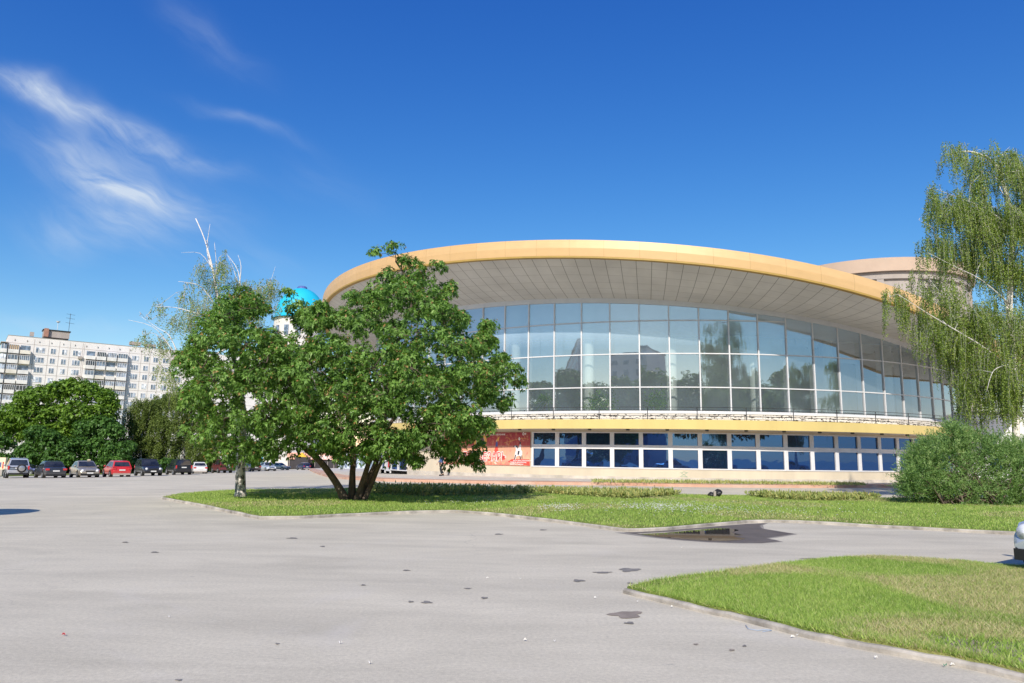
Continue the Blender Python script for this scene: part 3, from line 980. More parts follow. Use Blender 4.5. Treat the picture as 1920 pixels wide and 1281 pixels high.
# ------------------------------------------------------------------ rowan (many-stemmed)
def rowan():
    base = at_ground(655, 938, .08)
    Y = base.y
    t = thing('rowan_tree', 'many-stemmed rowan with a broad dense green crown and orange berry clusters on the far lawn', 'tree', base)
    mbs = MB(); seeds = []
    stems = [([(650, 938, 0), (630, 905, -.1), (600, 865, -.3), (566, 835, -.5), (505, 765, -.9), (445, 690, -1.0)], (.135, .05)),
             ([(660, 938, .2), (661, 885, .3), (663, 850, .4), (650, 770, .8), (620, 660, 1.0)], (.12, .045)),
             ([(668, 939, 0), (684, 892, -.1), (697, 855, -.3), (735, 790, -.9), (800, 700, -1.2)], (.11, .04)),
             ([(674, 936, .35), (692, 897, .5), (707, 860, .6), (722, 780, .5), (735, 670, .3), (775, 560, 0), (742, 490, 0)], (.12, .03)),
             ([(680, 938, .1), (698, 905, .0), (718, 862, -.4), (770, 810, -1.2), (860, 750, -2.0)], (.09, .035))]
    for pts, r in stems:
        P = [at_depth(a, b_, Y + o) for a, b_, o in pts]
        P[0].z = base.z - .1
        seeds += stem_tube(mbs, P, r)
    stub = [at_depth(697, 905, Y - .1), at_depth(712, 872, Y - .15)]
    mbs.build('trunk', M['barkdark'], t, smooth=True)
    cl = [(735, 466, 17), (702, 478, 12), (770, 500, 26), (822, 505, 22), (752, 492, 14), (845, 545, 24), (735, 560, 46), (800, 570, 42), (690, 602, 46), (760, 630, 60), (840, 640, 44), (886, 655, 30), (913, 612, 13), (910, 640, 26), (935, 680, 24), (960, 702, 22), (974, 716, 12), (880, 705, 50), (942, 752, 22), (850, 775, 48), (905, 798, 22), (868, 815, 26), (905, 740, 30), (575, 592, 16), (560, 572, 10), (612, 598, 20), (590, 608, 20), (600, 580, 10), (640, 600, 26), (600, 655, 34), (545, 575, 14), (885, 850, 14), (898, 838, 16), (850, 845, 22), (880, 862, 13), (862, 800, 34), (845, 868, 9), (830, 840, 20), (780, 712, 64), (800, 795, 52), (762, 835, 36), (700, 690, 64), (700, 770, 60), (640, 670, 60), (620, 745, 62), (640, 805, 44), (700, 825, 36), (740, 830, 36),
          (430, 588, 42), (482, 578, 28), (400, 628, 48), (367, 648, 26), (460, 645, 54), (512, 642, 34), (560, 605, 34), (541, 548, 9), (598, 588, 24), (552, 665, 50), (352, 690, 30), (400, 715, 58), (368, 742, 30), (470, 720, 60), (420, 785, 50), (395, 822, 30), (438, 838, 30), (500, 785, 46), (528, 816, 30), (480, 845, 22), (560, 760, 50), (590, 812, 34), (620, 835, 18), (540, 715, 50), (660, 560, 14), (725, 520, 18), (800, 520, 20), (472, 862, 18), (400, 850, 22), (430, 862, 16), (500, 845, 30), (535, 845, 24), (560, 830, 26), (600, 850, 20), (640, 850, 26), (690, 850, 22), (560, 800, 40), (650, 740, 60), (580, 700, 60), (720, 740, 60), (500, 680, 55), (380, 690, 40), (350, 670, 22), (770, 690, 60), (820, 730, 60), (780, 865, 16), (900, 870, 12), (868, 862, 12), (920, 715, 34), (860, 600, 20), (770, 540, 34), (700, 560, 24), (830, 590, 30), (440, 570, 34), (400, 600, 34), (380, 790, 34), (360, 760, 22)]
    C0 = Vector((0, 0, 0))
    cs = []
    for (a, b_, r) in cl:
        # crown half depth at this place, from two overlapping lobes
        e = 0
        for (lx, ly, rx, ry, dep) in ((735, 700, 235, 190, 3.6), (465, 705, 135, 165, 2.6)):
            k = 1 - ((a - lx) / rx) ** 2 - ((b_ - ly) / ry) ** 2
            if k > 0: e = max(e, dep * math.sqrt(k))
        off0 = -.4 if a > 600 else -.9
        layers = [0.0] if e < .8 else ([-.85, .5] if e < 1.6 else [-1.0, -.45, .35, 1.0])
        for l in layers:
            Yd = Y + off0 + l * e + random.uniform(-.25, .25)
            jx, jy = (random.uniform(-14, 14), random.uniform(-14, 14)) if l != 0 and abs(l) < .9 and r > 30 else (0, 0)
            p = at_depth(a + jx, b_ + jy, Yd)
            R = r * Yd / F * 1.0
            cs.append((p, R))
    mbb = MB()
    grow(mbb, seeds, [Vector(p) for p, R in cs], r0=.022)
    # twigs inside clumps
    Ps, Ds = [], []
    for p, R in cs:
        # each clump is itself made of smaller tufts, so the outline stays ragged
        nt = max(4, int(R * 17))
        sub, sdir = sphere_pts(p, R * .88, nt, .35, .15)
        for c_, d_ in zip(sub, sdir):
            rr = .15 + .13 * random.random()
            n_ = int(8 + 34 * rr)
            a_, b__ = sphere_pts(c_, rr, n_, .3, .45, .85)
            Ps.append(a_); Ds.append(unit(b__ + .6 * d_ + np.array([0, 0, .25])))
            if random.random() < .25: mbb.tube([p, p.lerp(Vector(c_), .5) + Vector((0, 0, .05)), Vector(c_)], [.014, .010, .006], 4, cap=False)
    mbb.build('branches', M['barkdark'], t, smooth=True)
    P = np.concatenate(Ps); D = np.concatenate(Ds)
    print('rowan rosettes', len(P))
    V = rosettes(P, D, 6, .108, .046, droop=.75)
    np_mesh('crown', V, 4, M['rowan'], t, rnd=np.clip(np.repeat(rng.normal(.48, .26, len(P)), 6) + rng.normal(0, .12, len(P) * 6), 0, 1))
    # berry clusters
    k = rng.choice(len(P), 5200, replace=False)
    B = P[k] + D[k] * .07
    V = rosettes(B, D[k], 5, .055, .045, droop=.1)
    np_mesh('berries', V, 4, M['berry'], t, rnd=rng.random(len(V)))


rowan()


# ------------------------------------------------------------------ weeping birches
def strands(anch, mbt, n, Lr, leafL, leafW, spread, step=.07, sway=.12, wiry=0.0, twig=True):
    """hanging shoots with small leaves. anch: list of (centre Vector, radius)"""
    LC, LD = [], []
    wts = np.array([a[1] ** 2 for a in anch]); wts /= wts.sum()
    idx = np.repeat(rng.choice(len(anch), max(1, n // 7), p=wts), 7)
    for q_, i in enumerate(idx):
        if q_ % 7 == 0:
            c, R = anch[i]
            d = unit(rng.normal(size=(1, 3)))[0]
            p0 = np.array(c) + d * R * (random.random() ** .45) * np.array([1, 1, .75])
            L0 = random.uniform(*Lr)
        p = p0 + rng.normal(0, min(.13, R * .22), 3)
        L = L0 * random.uniform(.65, 1.15); m = max(4, int(L / step))
        out = np.array([d[0], d[1], 0]) * .25
        ph, am = random.random() * 6.3, sway * random.random()
        ts = np.linspace(0, 1, m)
        path = p + np.stack([out[0] * ts * .6 + am * np.sin(ph + 3 * ts), out[1] * ts * .6 + am * np.cos(ph + 2.6 * ts), -L * ts + .18 * L * (ts * (1 - ts))], 1)
        if twig and random.random() < .5: mbt.tube([Vector(path[0]), Vector(path[m // 2]), Vector(path[-1])], [.006, .004, .002], 3, cap=False)
        keep = rng.random(m) > wiry
        pp = path[keep]
        for _ in range(2):
            LC.append(pp + rng.normal(0, .022, pp.shape))
            LD.append(unit(rng.normal(size=pp.shape) * .8 + np.array([0, 0, -.7])))
    C = np.concatenate(LC); D = np.concatenate(LD)
    return kites(C, D, leafL * (.6 + .7 * rng.random(len(C))), leafW)


def right_birch():
    Y = 29.5
    base = at_depth(1909, 940, Y); base.z = .05
    t = thing('weeping_birch', 'tall weeping birch with white limbs and hanging foliage at the right edge', 'tree', base)
    mbs = MB(); seeds = []

    def P(l, o=0): return [at_depth(q[0], q[1], Y + (q[2] if len(q) > 2 else o)) for q in l]
    tr = P([(1909, 960), (1906, 850), (1902, 720), (1893, 570, .2), (1898, 420), (1876, 330), (1858, 300, -.2), (1815, 284, -.4), (1778, 290, -.6)])
    tr[0].z = 0
    seeds += stem_tube(mbs, tr, (.17, .022))
    for l, r in (([(1902, 700), (1850, 655, -.8), (1790, 618, -1.2), (1740, 588, -1.5), (1690, 556, -1.8)], (.07, .015)),
                 ([(1896, 600), (1870, 520, .4), (1863, 468, .5), (1850, 440, .6)], (.06, .02)),
                 ([(1893, 570), (1840, 525, -.6), (1790, 500, -1), (1740, 474, -1.2)], (.05, .012)),
                 ([(1898, 430), (1850, 392, -.5), (1800, 372, -.9), (1748, 352, -1)], (.045, .012)),
                 ([(1896, 400), (1870, 340, .5), (1850, 290, .6)], (.05, .012)),
                 ([(1904, 640), (1950, 540), (1985, 430), (1990, 330)], (.09, .02)),
                 ([(1904, 760), (1960, 700, -.5), (2020, 640, -.8)], (.07, .02)),
                 ([(1860, 470), (1835, 500, -.5), (1826, 545, -.7)], (.02, .01)),
                 ([(1903, 680), (1870, 690, -1.6), (1858, 705, -2.0), (1850, 735, -2.1)], (.03, .012)),
                 ([(1898, 500), (1915, 440, .5), (1925, 330, .8)], (.05, .012)),
                 ([(1900, 640), (1800, 590, 1.4), (1760, 560, 1.8)], (.05, .012)),
                 ([(1866, 316), (1880, 290), (1893, 275)], (.02, .008))):
        seeds += stem_tube(mbs, P(l), (r[0] * .55, r[1] * .5), 7)
    mbs.build('trunk', M['birch'], t, smooth=True)
    an = [(1785, 300, 16), (1818, 300, 22), (1850, 310, 30), (1885, 330, 34), (1920, 345, 36), (1742, 372, 16), (1775, 392, 30), (1820, 400, 38), (1870, 410, 40), (1920, 420, 40), (1728, 420, 9), (1745, 455, 28), (1790, 480, 36), (1850, 500, 36), (1905, 510, 44), (1722, 540, 26), (1760, 560, 34), (1690, 566, 24), (1662, 568, 10), (1712, 600, 22), (1745, 620, 36), (1795, 610, 34), (1860, 610, 44), (1920, 620, 46), (1810, 660, 40), (1880, 700, 46), (1850, 740, 40), (1800, 720, 26), (1920, 740, 34), (1965, 400, 60), (1975, 520, 60), (1980, 640, 60), (1780, 668, 24), (1850, 445, 30), (1836, 348, 26)]
    anch = []
    for a, b_, r in an:
        for k in range(3 if r > 28 else 2):
            o = random.uniform(-1.0, 1.2) if r > 20 else random.uniform(-1.4, -.8)
            anch.append((at_depth(a + random.uniform(-8, 8), b_ - 14 + random.uniform(-8, 8), Y + o), r * 1.12 * Y / F))
    mbb = MB()
    grow(mbb, seeds, [a[0] for a in anch], r0=.014, n=5, wob=.2)
    V = strands(anch, mbb, 7600, (.45, 1.7), .060, .046, .3, step=.05)
    mbb.build('branches', M['birchtwig'], t, smooth=True)
    print('birch leaves', len(V))
    np_mesh('crown', V, 4, M['birchleaf'], t, rnd=np.clip(rng.normal(.45, .26, len(V)), 0, 1))
    return t


birch_r = right_birch()


def left_birch():
    base = at_ground(451, 932, .08); Y = base.y
    t = thing('birch_tree', 'old birch with white patchy trunk and bare white top branches behind the rowan', 'tree', base)
    mbs = MB(); seeds = []

    def P(l): return [at_depth(q[0], q[1], Y + (q[2] if len(q) > 2 else .6)) for q in l]
    tr = P([(451, 934, 0), (451, 890, 0), (452, 850, .1), (456, 770, .4), (440, 680, .8), (414, 590, 1), (400, 510, 1), (384, 450, 1), (367, 410, 1)])
    tr[0].z = base.z - .1
    P2 = smooth_path(tr, 3); k = len(P2)
    rad = [max(.020, .205 * (1 - i / k) ** 1.35 + (.05 if i == 0 else 0)) for i in range(k)]
    mbs.tube(P2, rad, 12)
    seeds += list(zip(P2, rad))
    for l, r in (([(400, 512, 1), (388, 470, 1.1), (394, 420, 1.1)], (.035, .008)), ([(403, 525, 1), (406, 500, .8), (402, 455, .7)], (.03, .01)),
                 ([(440, 680, .8), (450, 560, 1.5), (447, 510, 1.7), (428, 480, 1.8)], (.05, .015)), ([(448, 540, 1.6), (452, 500, 1.6), (446, 478, 1.6)], (.03, .008)),
                 ([(414, 590, 1), (380, 540, .4), (350, 530, .2), (334, 528, .1)], (.035, .008)), ([(414, 600, 1), (370, 588, .2), (330, 577, 0), (290, 575, -.2)], (.04, .008)),
                 ([(430, 650, .8), (360, 690, .2), (345, 690, .2), (312, 640, 0), (285, 612, -.3), (240, 600, -.5)], (.05, .008)), ([(340, 680, .2), (318, 630, 0), (295, 615, 0), (262, 592, 0)], (.03, .006)),
                 ([(448, 560, 1.5), (480, 545, 1.6), (505, 530, 1.6), (516, 500, 1.6)], (.03, .007)), ([(440, 600, 1.5), (500, 560, 1.6), (524, 545, 1.6), (528, 535, 1.6)], (.025, .006)),
                 ([(395, 500, 1), (375, 475, .8), (340, 474, .6)], (.018, .005)), ([(446, 530, 1.5), (436, 500, 1.5), (425, 475, 1.5)], (.02, .006))):
        seeds += stem_tube(mbs, P(l), (r[0] * .7, r[1] * .6), 6)
    mbs.build('trunk', M['birch'], t, smooth=True)
    an = [(385, 500, 16), (420, 495, 18), (404, 528, 26), (445, 540, 28), (478, 545, 24), (505, 535, 22), (362, 530, 18), (345, 555, 16), (300, 572, 12), (380, 575, 30), (330, 600, 14), (440, 590, 30), (480, 590, 26), (268, 628, 16), (300, 640, 18), (325, 660, 20), (320, 710, 22), (350, 600, 26), (300, 690, 12), (280, 600, 8), (520, 580, 14), (390, 460, 9), (424, 470, 8)]
    anch = [(at_depth(a, b_, Y + random.uniform(.2, 1.8)), r * Y / F) for a, b_, r in an for _ in range(2)]
    mbb = MB()
    grow(mbb, seeds, [a[0] for a in anch], r0=.011, n=4, wob=.25)
    V = strands(anch, mbb, 1900, (.25, .85), .050, .038, .3, step=.05, wiry=.45)
    mbb.build('branches', M['birchtwig'], t, smooth=True)
    np_mesh('crown', V, 4, M['birchleaf'], t, rnd=np.clip(rng.normal(.5, .26, len(V)), 0, 1))


left_birch()


# ------------------------------------------------------------------ bushy trees and shrubs
def bushy(name, label, cat, base, clumps, leaf, mat, dens, trunk_r=.2, group=None, bark='barkdark', rk=5, droop=.4, aspect=.6):
    t = thing(name, label, cat, base, group=group)
    mbs = MB()
    top = max(c[0].z for c in clumps)
    mid = sum((c[0] for c in clumps), Vector()) / len(clumps)
    pts = [Vector(base) + Vector((0, 0, -.2)), Vector(base).lerp(Vector((mid.x, mid.y, (base[2] + mid.z) / 2)), .7), Vector((mid.x, mid.y, mid.z * .5 + top * .5))]
    seeds = stem_tube(mbs, pts, (trunk_r, trunk_r * .3))
    grow(mbs, seeds, [c[0] for c in clumps], r0=.03 * max(1, trunk_r / .2), n=5)
    mbs.build('trunk', M[bark], t, smooth=True)
    Ps, Ds = [], []
    for p, R in clumps:
        nt = max(6, int(24 * (R / (leaf * 4)) ** 1.0))
        sub, sdir = sphere_pts(p, R * .8, nt, .5, .25)
        for c_, d_ in zip(sub, sdir):
            a_, b__ = sphere_pts(c_, R * .32, max(3, int(dens)), .3, .4)
            Ps.append(a_); Ds.append(unit(b__ + .6 * d_ + np.array([0, 0, .3])))
    P = np.concatenate(Ps); D = np.concatenate(Ds)
    V = rosettes(P, D, rk, leaf, leaf * aspect, droop=droop)
    np_mesh('crown', V, 4, mat, t, rnd=np.repeat(np.clip(rng.normal(.5, .27, len(P)), 0, 1), rk))
    return t


def px_clumps(lst, Y, dep, jit=.6):
    out = []
    xs = [l[0] for l in lst]; ys = [l[1] for l in lst]
    for a, b_, r in lst:
        for l in (-1, -.3, .5):
            Yd = Y + l * dep * (.4 + .6 * random.random())
            out.append((at_depth(a + random.uniform(-.15, .15) * r, b_ + random.uniform(-.15, .15) * r, Yd), r * Yd / F))
    return out


def gbase(px, py, Y):
    p = at_depth(px, py, Y); return Vector((p.x, p.y, float(gz(p.x, p.y))))


GRP = 'trees behind the parked cars'
bushy('maple_tree', 'big bright green maple behind the silver and beige cars at far left', 'tree', gbase(130, 880, 100),
      px_clumps([(30, 775, 26), (45, 745, 20), (75, 740, 26), (110, 735, 24), (135, 725, 20), (165, 735, 26), (195, 745, 22), (208, 760, 16), (60, 780, 34), (100, 780, 34), (145, 775, 38), (185, 780, 34), (12, 800, 20), (45, 810, 26), (90, 815, 30), (130, 815, 30), (175, 815, 28), (205, 800, 18), (0, 780, 14)], 100, 3.0), .34, M['maple'], 6, .35, GRP)
bushy('maple_tree', 'low dark green maple right behind the dark grey sedan', 'tree', gbase(95, 880, 94),
      px_clumps([(70, 815, 22), (95, 825, 24), (60, 840, 20), (120, 840, 24), (90, 855, 24), (60, 860, 16), (125, 862, 18), (40, 850, 14)], 94, 1.6), .30, M['maple_dark'], 6, .2, GRP)
bushy('maple_tree', 'rounded green maple behind the red hatchback', 'tree', gbase(185, 880, 96),
      px_clumps([(160, 805, 24), (190, 800, 26), (215, 812, 22), (150, 835, 24), (180, 840, 26), (210, 845, 26), (235, 840, 18), (160, 862, 20), (200, 868, 18), (230, 862, 18)], 96, 1.8), .30, M['maple_dark'], 6, .25, GRP)


def bg_birch(label, pxb, Y, an, n, seed, lr=(1.0, 2.8)):
    base = gbase(pxb, 880, Y)
    t = thing('birch_tree', label, 'tree', base, group=GRP)
    mbs = MB()
    anch = [(at_depth(a, b_, Y + random.uniform(-1.8, 1.8)), r * Y / F) for a, b_, r in an for _ in range(2)]
    top = max(a[0].z for a in anch); mx = sum(a[0].x for a in anch) / len(anch)
    seeds = stem_tube(mbs, [base - Vector((0, 0, .2)), Vector(((base.x + mx) / 2, Y, (base.z + top) / 2)), Vector((mx, Y, top))], (.2, .05), 7)
    grow(mbs, seeds, [a[0] for a in anch], r0=.03, n=4, wob=.2)
    mbs.build('trunk', M['birch'], t, smooth=True)
    mbt = MB()
    V = strands(anch, mbt, n, lr, .17, .13, .3, step=.13, sway=.3, twig=False)
    np_mesh('crown', V, 4, M['bgbirch'], t, rnd=rng.random(len(V)))
    return t


bg_birch('weeping birch with drooping crown behind the dark crossover', 262, 104, [(245, 765, 14), (262, 755, 16), (285, 760, 18), (250, 790, 20), (275, 790, 22), (240, 820, 18), (265, 830, 22), (290, 825, 20), (270, 850, 14), (240, 850, 12), (225, 855, 12), (255, 862, 12), (285, 858, 14), (300, 840, 14)], 2000, 1)
bg_birch('yellowish weeping birch behind the black and the white cars', 340, 104, [(300, 750, 18), (325, 740, 22), (350, 745, 22), (378, 755, 22), (310, 785, 24), (340, 790, 26), (372, 790, 26), (400, 780, 22), (305, 820, 20), (340, 825, 22), (375, 830, 22), (405, 825, 22), (330, 845, 12), (390, 850, 12), (350, 860, 14), (310, 855, 14), (370, 862, 14)], 3200, 2)
bushy('maple_tree', 'shaded dark tree behind the maroon car, mostly hidden by the rowan', 'tree', gbase(425, 880, 136),
      px_clumps([(420, 800, 26), (450, 800, 28), (480, 805, 28), (430, 835, 22), (460, 835, 24), (490, 838, 20), (440, 862, 14), (475, 862, 14), (500, 820, 18), (400, 860, 14)], 136, 2.0), .32, M['maple_dark'], 5, .2, GRP)
bushy('dark_tree', 'dark bluish tree at the left picture edge', 'tree', gbase(-10, 880, 112),
      px_clumps([(-40, 790, 30), (-10, 810, 24), (10, 830, 20), (-25, 845, 26), (12, 858, 14), (-60, 830, 30), (28, 872, 8)], 112, 2.0), .32, M['maple_dark'], 5, .25, GRP)


for i_, (px_, lab_) in enumerate(((30, 'low bush behind the silver off-roader'), (78, 'low bush behind the low dark blue car'), (135, 'low bush between the dark grey and the beige sedans'), (195, 'low bush behind the gap left of the red hatchback'), (255, 'low bush between the red hatchback and the charcoal crossover'), (320, 'low bush between the two dark crossovers'), (390, 'low bush behind the white sedan'), (450, 'low bush behind the birch trunk'))):
    bushy('bush', lab_, 'bush', gbase(px_, 882, 99 if px_ < 350 else 106 if px_ < 420 else 134), px_clumps([(px_ - 22, 872, 10), (px_ - 8, 868, 12), (px_ + 8, 870, 11), (px_ + 22, 872, 10), (px_, 876, 9), (px_ - 15, 878, 8), (px_ + 15, 878, 8)], 99 if px_ < 350 else 106 if px_ < 420 else 134, 1.0), .26, M['maple_dark'], 5, .07, 'low bushes behind the parked cars')


# willow shrub on the right
def willow():
    base = at_ground(1815, 948, .05); Y = base.y + 1.0
    t = thing('willow_shrub', 'large feathery willow shrub at the right end of the far lawn', 'shrub', (base.x, base.y, base.z))
    cl = [(1730, 915, 26), (1722, 890, 20), (1745, 870, 22), (1715, 925, 14), (1770, 850, 26), (1760, 905, 34), (1790, 880, 36), (1790, 842, 18), (1800, 820, 9), (1785, 808, 6), (1820, 825, 10), (1835, 850, 24), (1830, 900, 40), (1870, 870, 34), (1880, 915, 38), (1915, 890, 36), (1925, 925, 30), (1800, 930, 30), (1850, 935, 26), (1760, 930, 22), (1900, 940, 20), (1868, 838, 16), (1900, 850, 22), (1960, 900, 40), (1725, 850, 12), (1705, 900, 12), (1712, 925, 16), (1750, 840, 16), (1740, 890, 26), (1920, 860, 30), (1715, 870, 14), (1940, 880, 30)]
    mbs = MB()
    LC, LD, R_ = [], [], []
    for a, b_, r in cl:
        for l in (-1.2, -.3, .7):
            Yd = Y + l * random.uniform(.5, 1.1)
            c = at_depth(a, b_, Yd); R = r * Yd / F
            c.z = max(c.z, .25)
            if random.random() < .5:
                b0 = Vector(base) + Vector((random.uniform(-1.2, 1.2), random.uniform(-.3, 1), 0))
                mbs.tube([b0, b0.lerp(c, .5) + Vector((0, 0, .2)), c], [.035, .022, .01], 5, cap=False)
            nt = int(20 + 62 * R)
            sub, sd_ = sphere_pts(c, R * .95, nt, .4, .2, .9)
            for p, d in zip(sub, sd_):
                # a wand: arching shoot with narrow leaves
                dd = unit((d * .8 + np.array([0, 0, .75]) + rng.normal(0, .3, 3))[None])[0]
                L = random.uniform(.25, .68); m = 20
                ts = np.linspace(0, 1, m)[:, None]
                path = p + dd * L * ts + np.array([d[0] * .2, d[1] * .2, -.22]) * (ts ** 2) * L
                LC.append(path + rng.normal(0, .012, path.shape)); LD.append(unit(rng.normal(size=path.shape) * .55 + dd * .8))
                R_.append(np.full(m, np.clip(random.gauss(.5, .25), 0, 1)))
    mbs.build('stems', M['barkdark'], t, smooth=True)
    C = np.concatenate(LC); D = np.concatenate(LD)
    C[:, 2] = np.maximum(C[:, 2], .12)
    V = kites(C, D, .07 + .05 * rng.random(len(C)), .026)
    print('willow leaves', len(V))
    np_mesh('crown', V, 4, M['willow'], t, rnd=np.concatenate(R_))


willow()


# bedding plants along the road edge of the far lawn
def bed(label, poly_px, n, hmax, seed, tall=True):
    poly = px_poly(poly_px)
    P = np.array([p[:] for p in poly]); lo, hi = P.min(0), P.max(0)
    sheet('flower_bed', poly, .096, M['soilbed'], 'dark soil of ' + label, step=1)
    q = lo + rng.random((n * 12, 2)) * (hi - lo); q = q[inpoly(q, P)][:n]
    C, D = [], []
    for x, y in q:
        h = hmax * random.uniform(.4, 1.0); z = float(gz(x, y)) + .09
        k = 9
        ts = rng.random(k)
        C.append(np.stack([np.full(k, x) + rng.normal(0, .05, k), np.full(k, y) + rng.normal(0, .05, k), z + h * ts * .8], 1))
        D.append(unit(rng.normal(size=(k, 3)) * .6 + np.array([0, 0, .8])))
        if tall and random.random() < .5:
            C.append(np.array([[x, y, z + h * .5]] * 2)); D.append(unit(rng.normal(size=(2, 3)) * .1 + np.array([0, 0, 1])))
    C = np.concatenate(C); D = np.concatenate(D)
    V = kites(C, D, .09 + .12 * rng.random(len(C)), .05)
    o = np_mesh('bedding_plants', V, 4, M['bedplant'], rnd=rng.random(len(C)), kind='stuff')
    tag(o, label, 'plants')


bed('low yellowing plants in the shaded bed right of the rowan stems', [(690, 919), (800, 921), (930, 924), (1000, 927), (1000, 930), (900, 934), (780, 935), (700, 931)], 750, .33, 1)
bed('low yellowing plants in the pointed middle bed', [(985, 924.5), (1100, 927.5), (1280, 931.5), (1240, 936), (1185, 940), (1130, 937), (1040, 931)], 800, .27, 2)
bed('low yellowing plants in the pointed bed before the shrub', [(1400, 934), (1500, 936), (1655, 939), (1620, 942), (1550, 944), (1490, 943), (1440, 939)], 620, .27, 3)
strip = [(1110, 902.5), (1250, 904), (1400, 905.5), (1620, 908.5), (1625, 911), (1400, 908.5), (1250, 907), (1110, 905.5)]
q_ = px_poly(strip, .17)
P_ = np.array([p[:] for p in q_]); lo_, hi_ = P_.min(0), P_.max(0)
qq = lo_ + rng.random((60000, 2)) * (hi_ - lo_); qq = qq[inpoly(qq, P_)][:3500]
C_ = np.stack([qq[:, 0], qq[:, 1], gz(qq[:, 0], qq[:, 1]) + .17], 1)
V_ = kites(C_, unit(rng.normal(size=C_.shape) * .5 + np.array([0, 0, 1.])), .12 + .16 * rng.random(len(C_)), .05)
tag(np_mesh('weeds', V_, 4, M['bedplant'], rnd=rng.random(len(C_)), kind='stuff'), 'narrow strip of weeds on the pavement before the circus wall', 'weeds')


# ------------------------------------------------------------------ circus building
CX, CY = 14.752, 78.054
RG, RF, RS, RL = 29.03, 34.57, 30.15, 28.35
A0, DA = -2.2656, 0.0702
ZS, Z3, Z2, Z1 = 4.734, 6.487, 8.818, 11.151
AEND = math.radians(-56)


def zfun(a, c, bx, by, c1, c2, R):
    aa = a
    if a > AEND: aa = AEND
    if a > AEND and a > 0: pass
    x, y = R * math.cos(aa), R * math.sin(aa)
    v = c + bx * x + by * y + c1 * math.cos(2 * aa) + c2 * math.sin(2 * aa)
    return v


def zback(a, f):
    """front arc from the measured curve, the unseen back blended round"""
    a = (a + PI) % (2 * PI) - PI          # -pi..pi
    if a <= AEND: return f(a)
    t = (a - AEND) / (PI - AEND)
    t = t * t * (3 - 2 * t)
    return f(AEND) * (1 - t) + f(-PI) * t


ftop = lambda a: zback(a, lambda q: zfun(q, 3.4319, -.3111, -.35, 1.1321, -2.9618, RF))
fbot = lambda a: zback(a, lambda q: zfun(q, 2.2104, -.3092, -.3536, 1.1321, -2.9618, RF))
head = lambda a: zback(a, lambda q: zfun(q, 11.3793, -.1124, .0162, -.9903, -.2763, RG))


def cp(R, a, z): return Vector((CX + R * math.cos(a), CY + R * math.sin(a), z))


circus = thing('circus_building', 'round circus building with glazed foyer under a wide tilted roof with orange rim', 'building', (CX, CY, 0))


def arc_strip(mb, profs, n, a0=-PI, a1=PI, mi=0, uvs=None):
    """profs: list of functions a->(R,z)"""
    for i in range(n):
        a, b = a0 + (a1 - a0) * i / n, a0 + (a1 - a0) * (i + 1) / n
        for k in range(len(profs) - 1):
            (r1, z1), (r2, z2) = profs[k](a), profs[k + 1](a)
            (r3, z3), (r4, z4) = profs[k](b), profs[k + 1](b)
            uv = None
            if uvs: uv = [[uvs(a, k), uvs(b, k), uvs(b, k + 1), uvs(a, k + 1)]]
            mb.add([cp(r1, a, z1), cp(r3, b, z3), cp(r4, b, z4), cp(r2, a, z2)], [(0, 1, 2, 3)], mi, uv)


NR = 240
roof = MB()
arc_strip(roof, [lambda a: (RF - .02, ftop(a) - .03), lambda a: (RF - 6, ftop(a) + .1), lambda a: (16, (ftop(a) * .55 + 12.2 * .45)), lambda a: (.01, 12.6)], NR)
ro = roof.build('roof', M['roof_felt'], circus, smooth=True)
mb = MB()
arc_strip(mb, [lambda a: (RF, fbot(a)), lambda a: (RF + .06, (ftop(a) + fbot(a)) / 2), lambda a: (RF, ftop(a)), lambda a: (RF - .25, ftop(a) + .02)], NR,
          uvs=lambda a, k: (a / (2 * PI) * 96, k * .5))
mb.build('fascia', M['fascia'], ro, smooth='auto')
mb = MB()
arc_strip(mb, [lambda a: (RF - .35, fbot(a) + .02), lambda a: (RF - .3, fbot(a) - .09), lambda a: (RF + .035, fbot(a) - .09), lambda a: (RF + .035, fbot(a) + .03)], NR)
mb.build('fascia_lip', M['fascia_lip'], ro)
mb = MB()
NS = 216


def sof(t): return lambda a: (RF - .34 + (RG + .05 - RF + .34) * t, (fbot(a) + .01) * (1 - t) + (head(a) + .32) * t - .22 * math.sin(PI * t))


K = 6
arc_strip(mb, [sof(k / K) for k in range(K + 1)], NS, uvs=lambda a, k: (a / (2 * PI) * NS, k * (6.0 / K)))
mb.build('soffit', M['soffit'], ro, smooth=True)

# head band of the glazing
mb = MB()
arc_strip(mb, [lambda a: (RG - .12, head(a) - .02), lambda a: (RG + .09, head(a) - .02), lambda a: (RG + .09, head(a) + .36), lambda a: (RG - .12, head(a) + .36)], NR)
mb.build('head_band', M['white'], circus)
# glazing bays
KS = range(-12, 25)


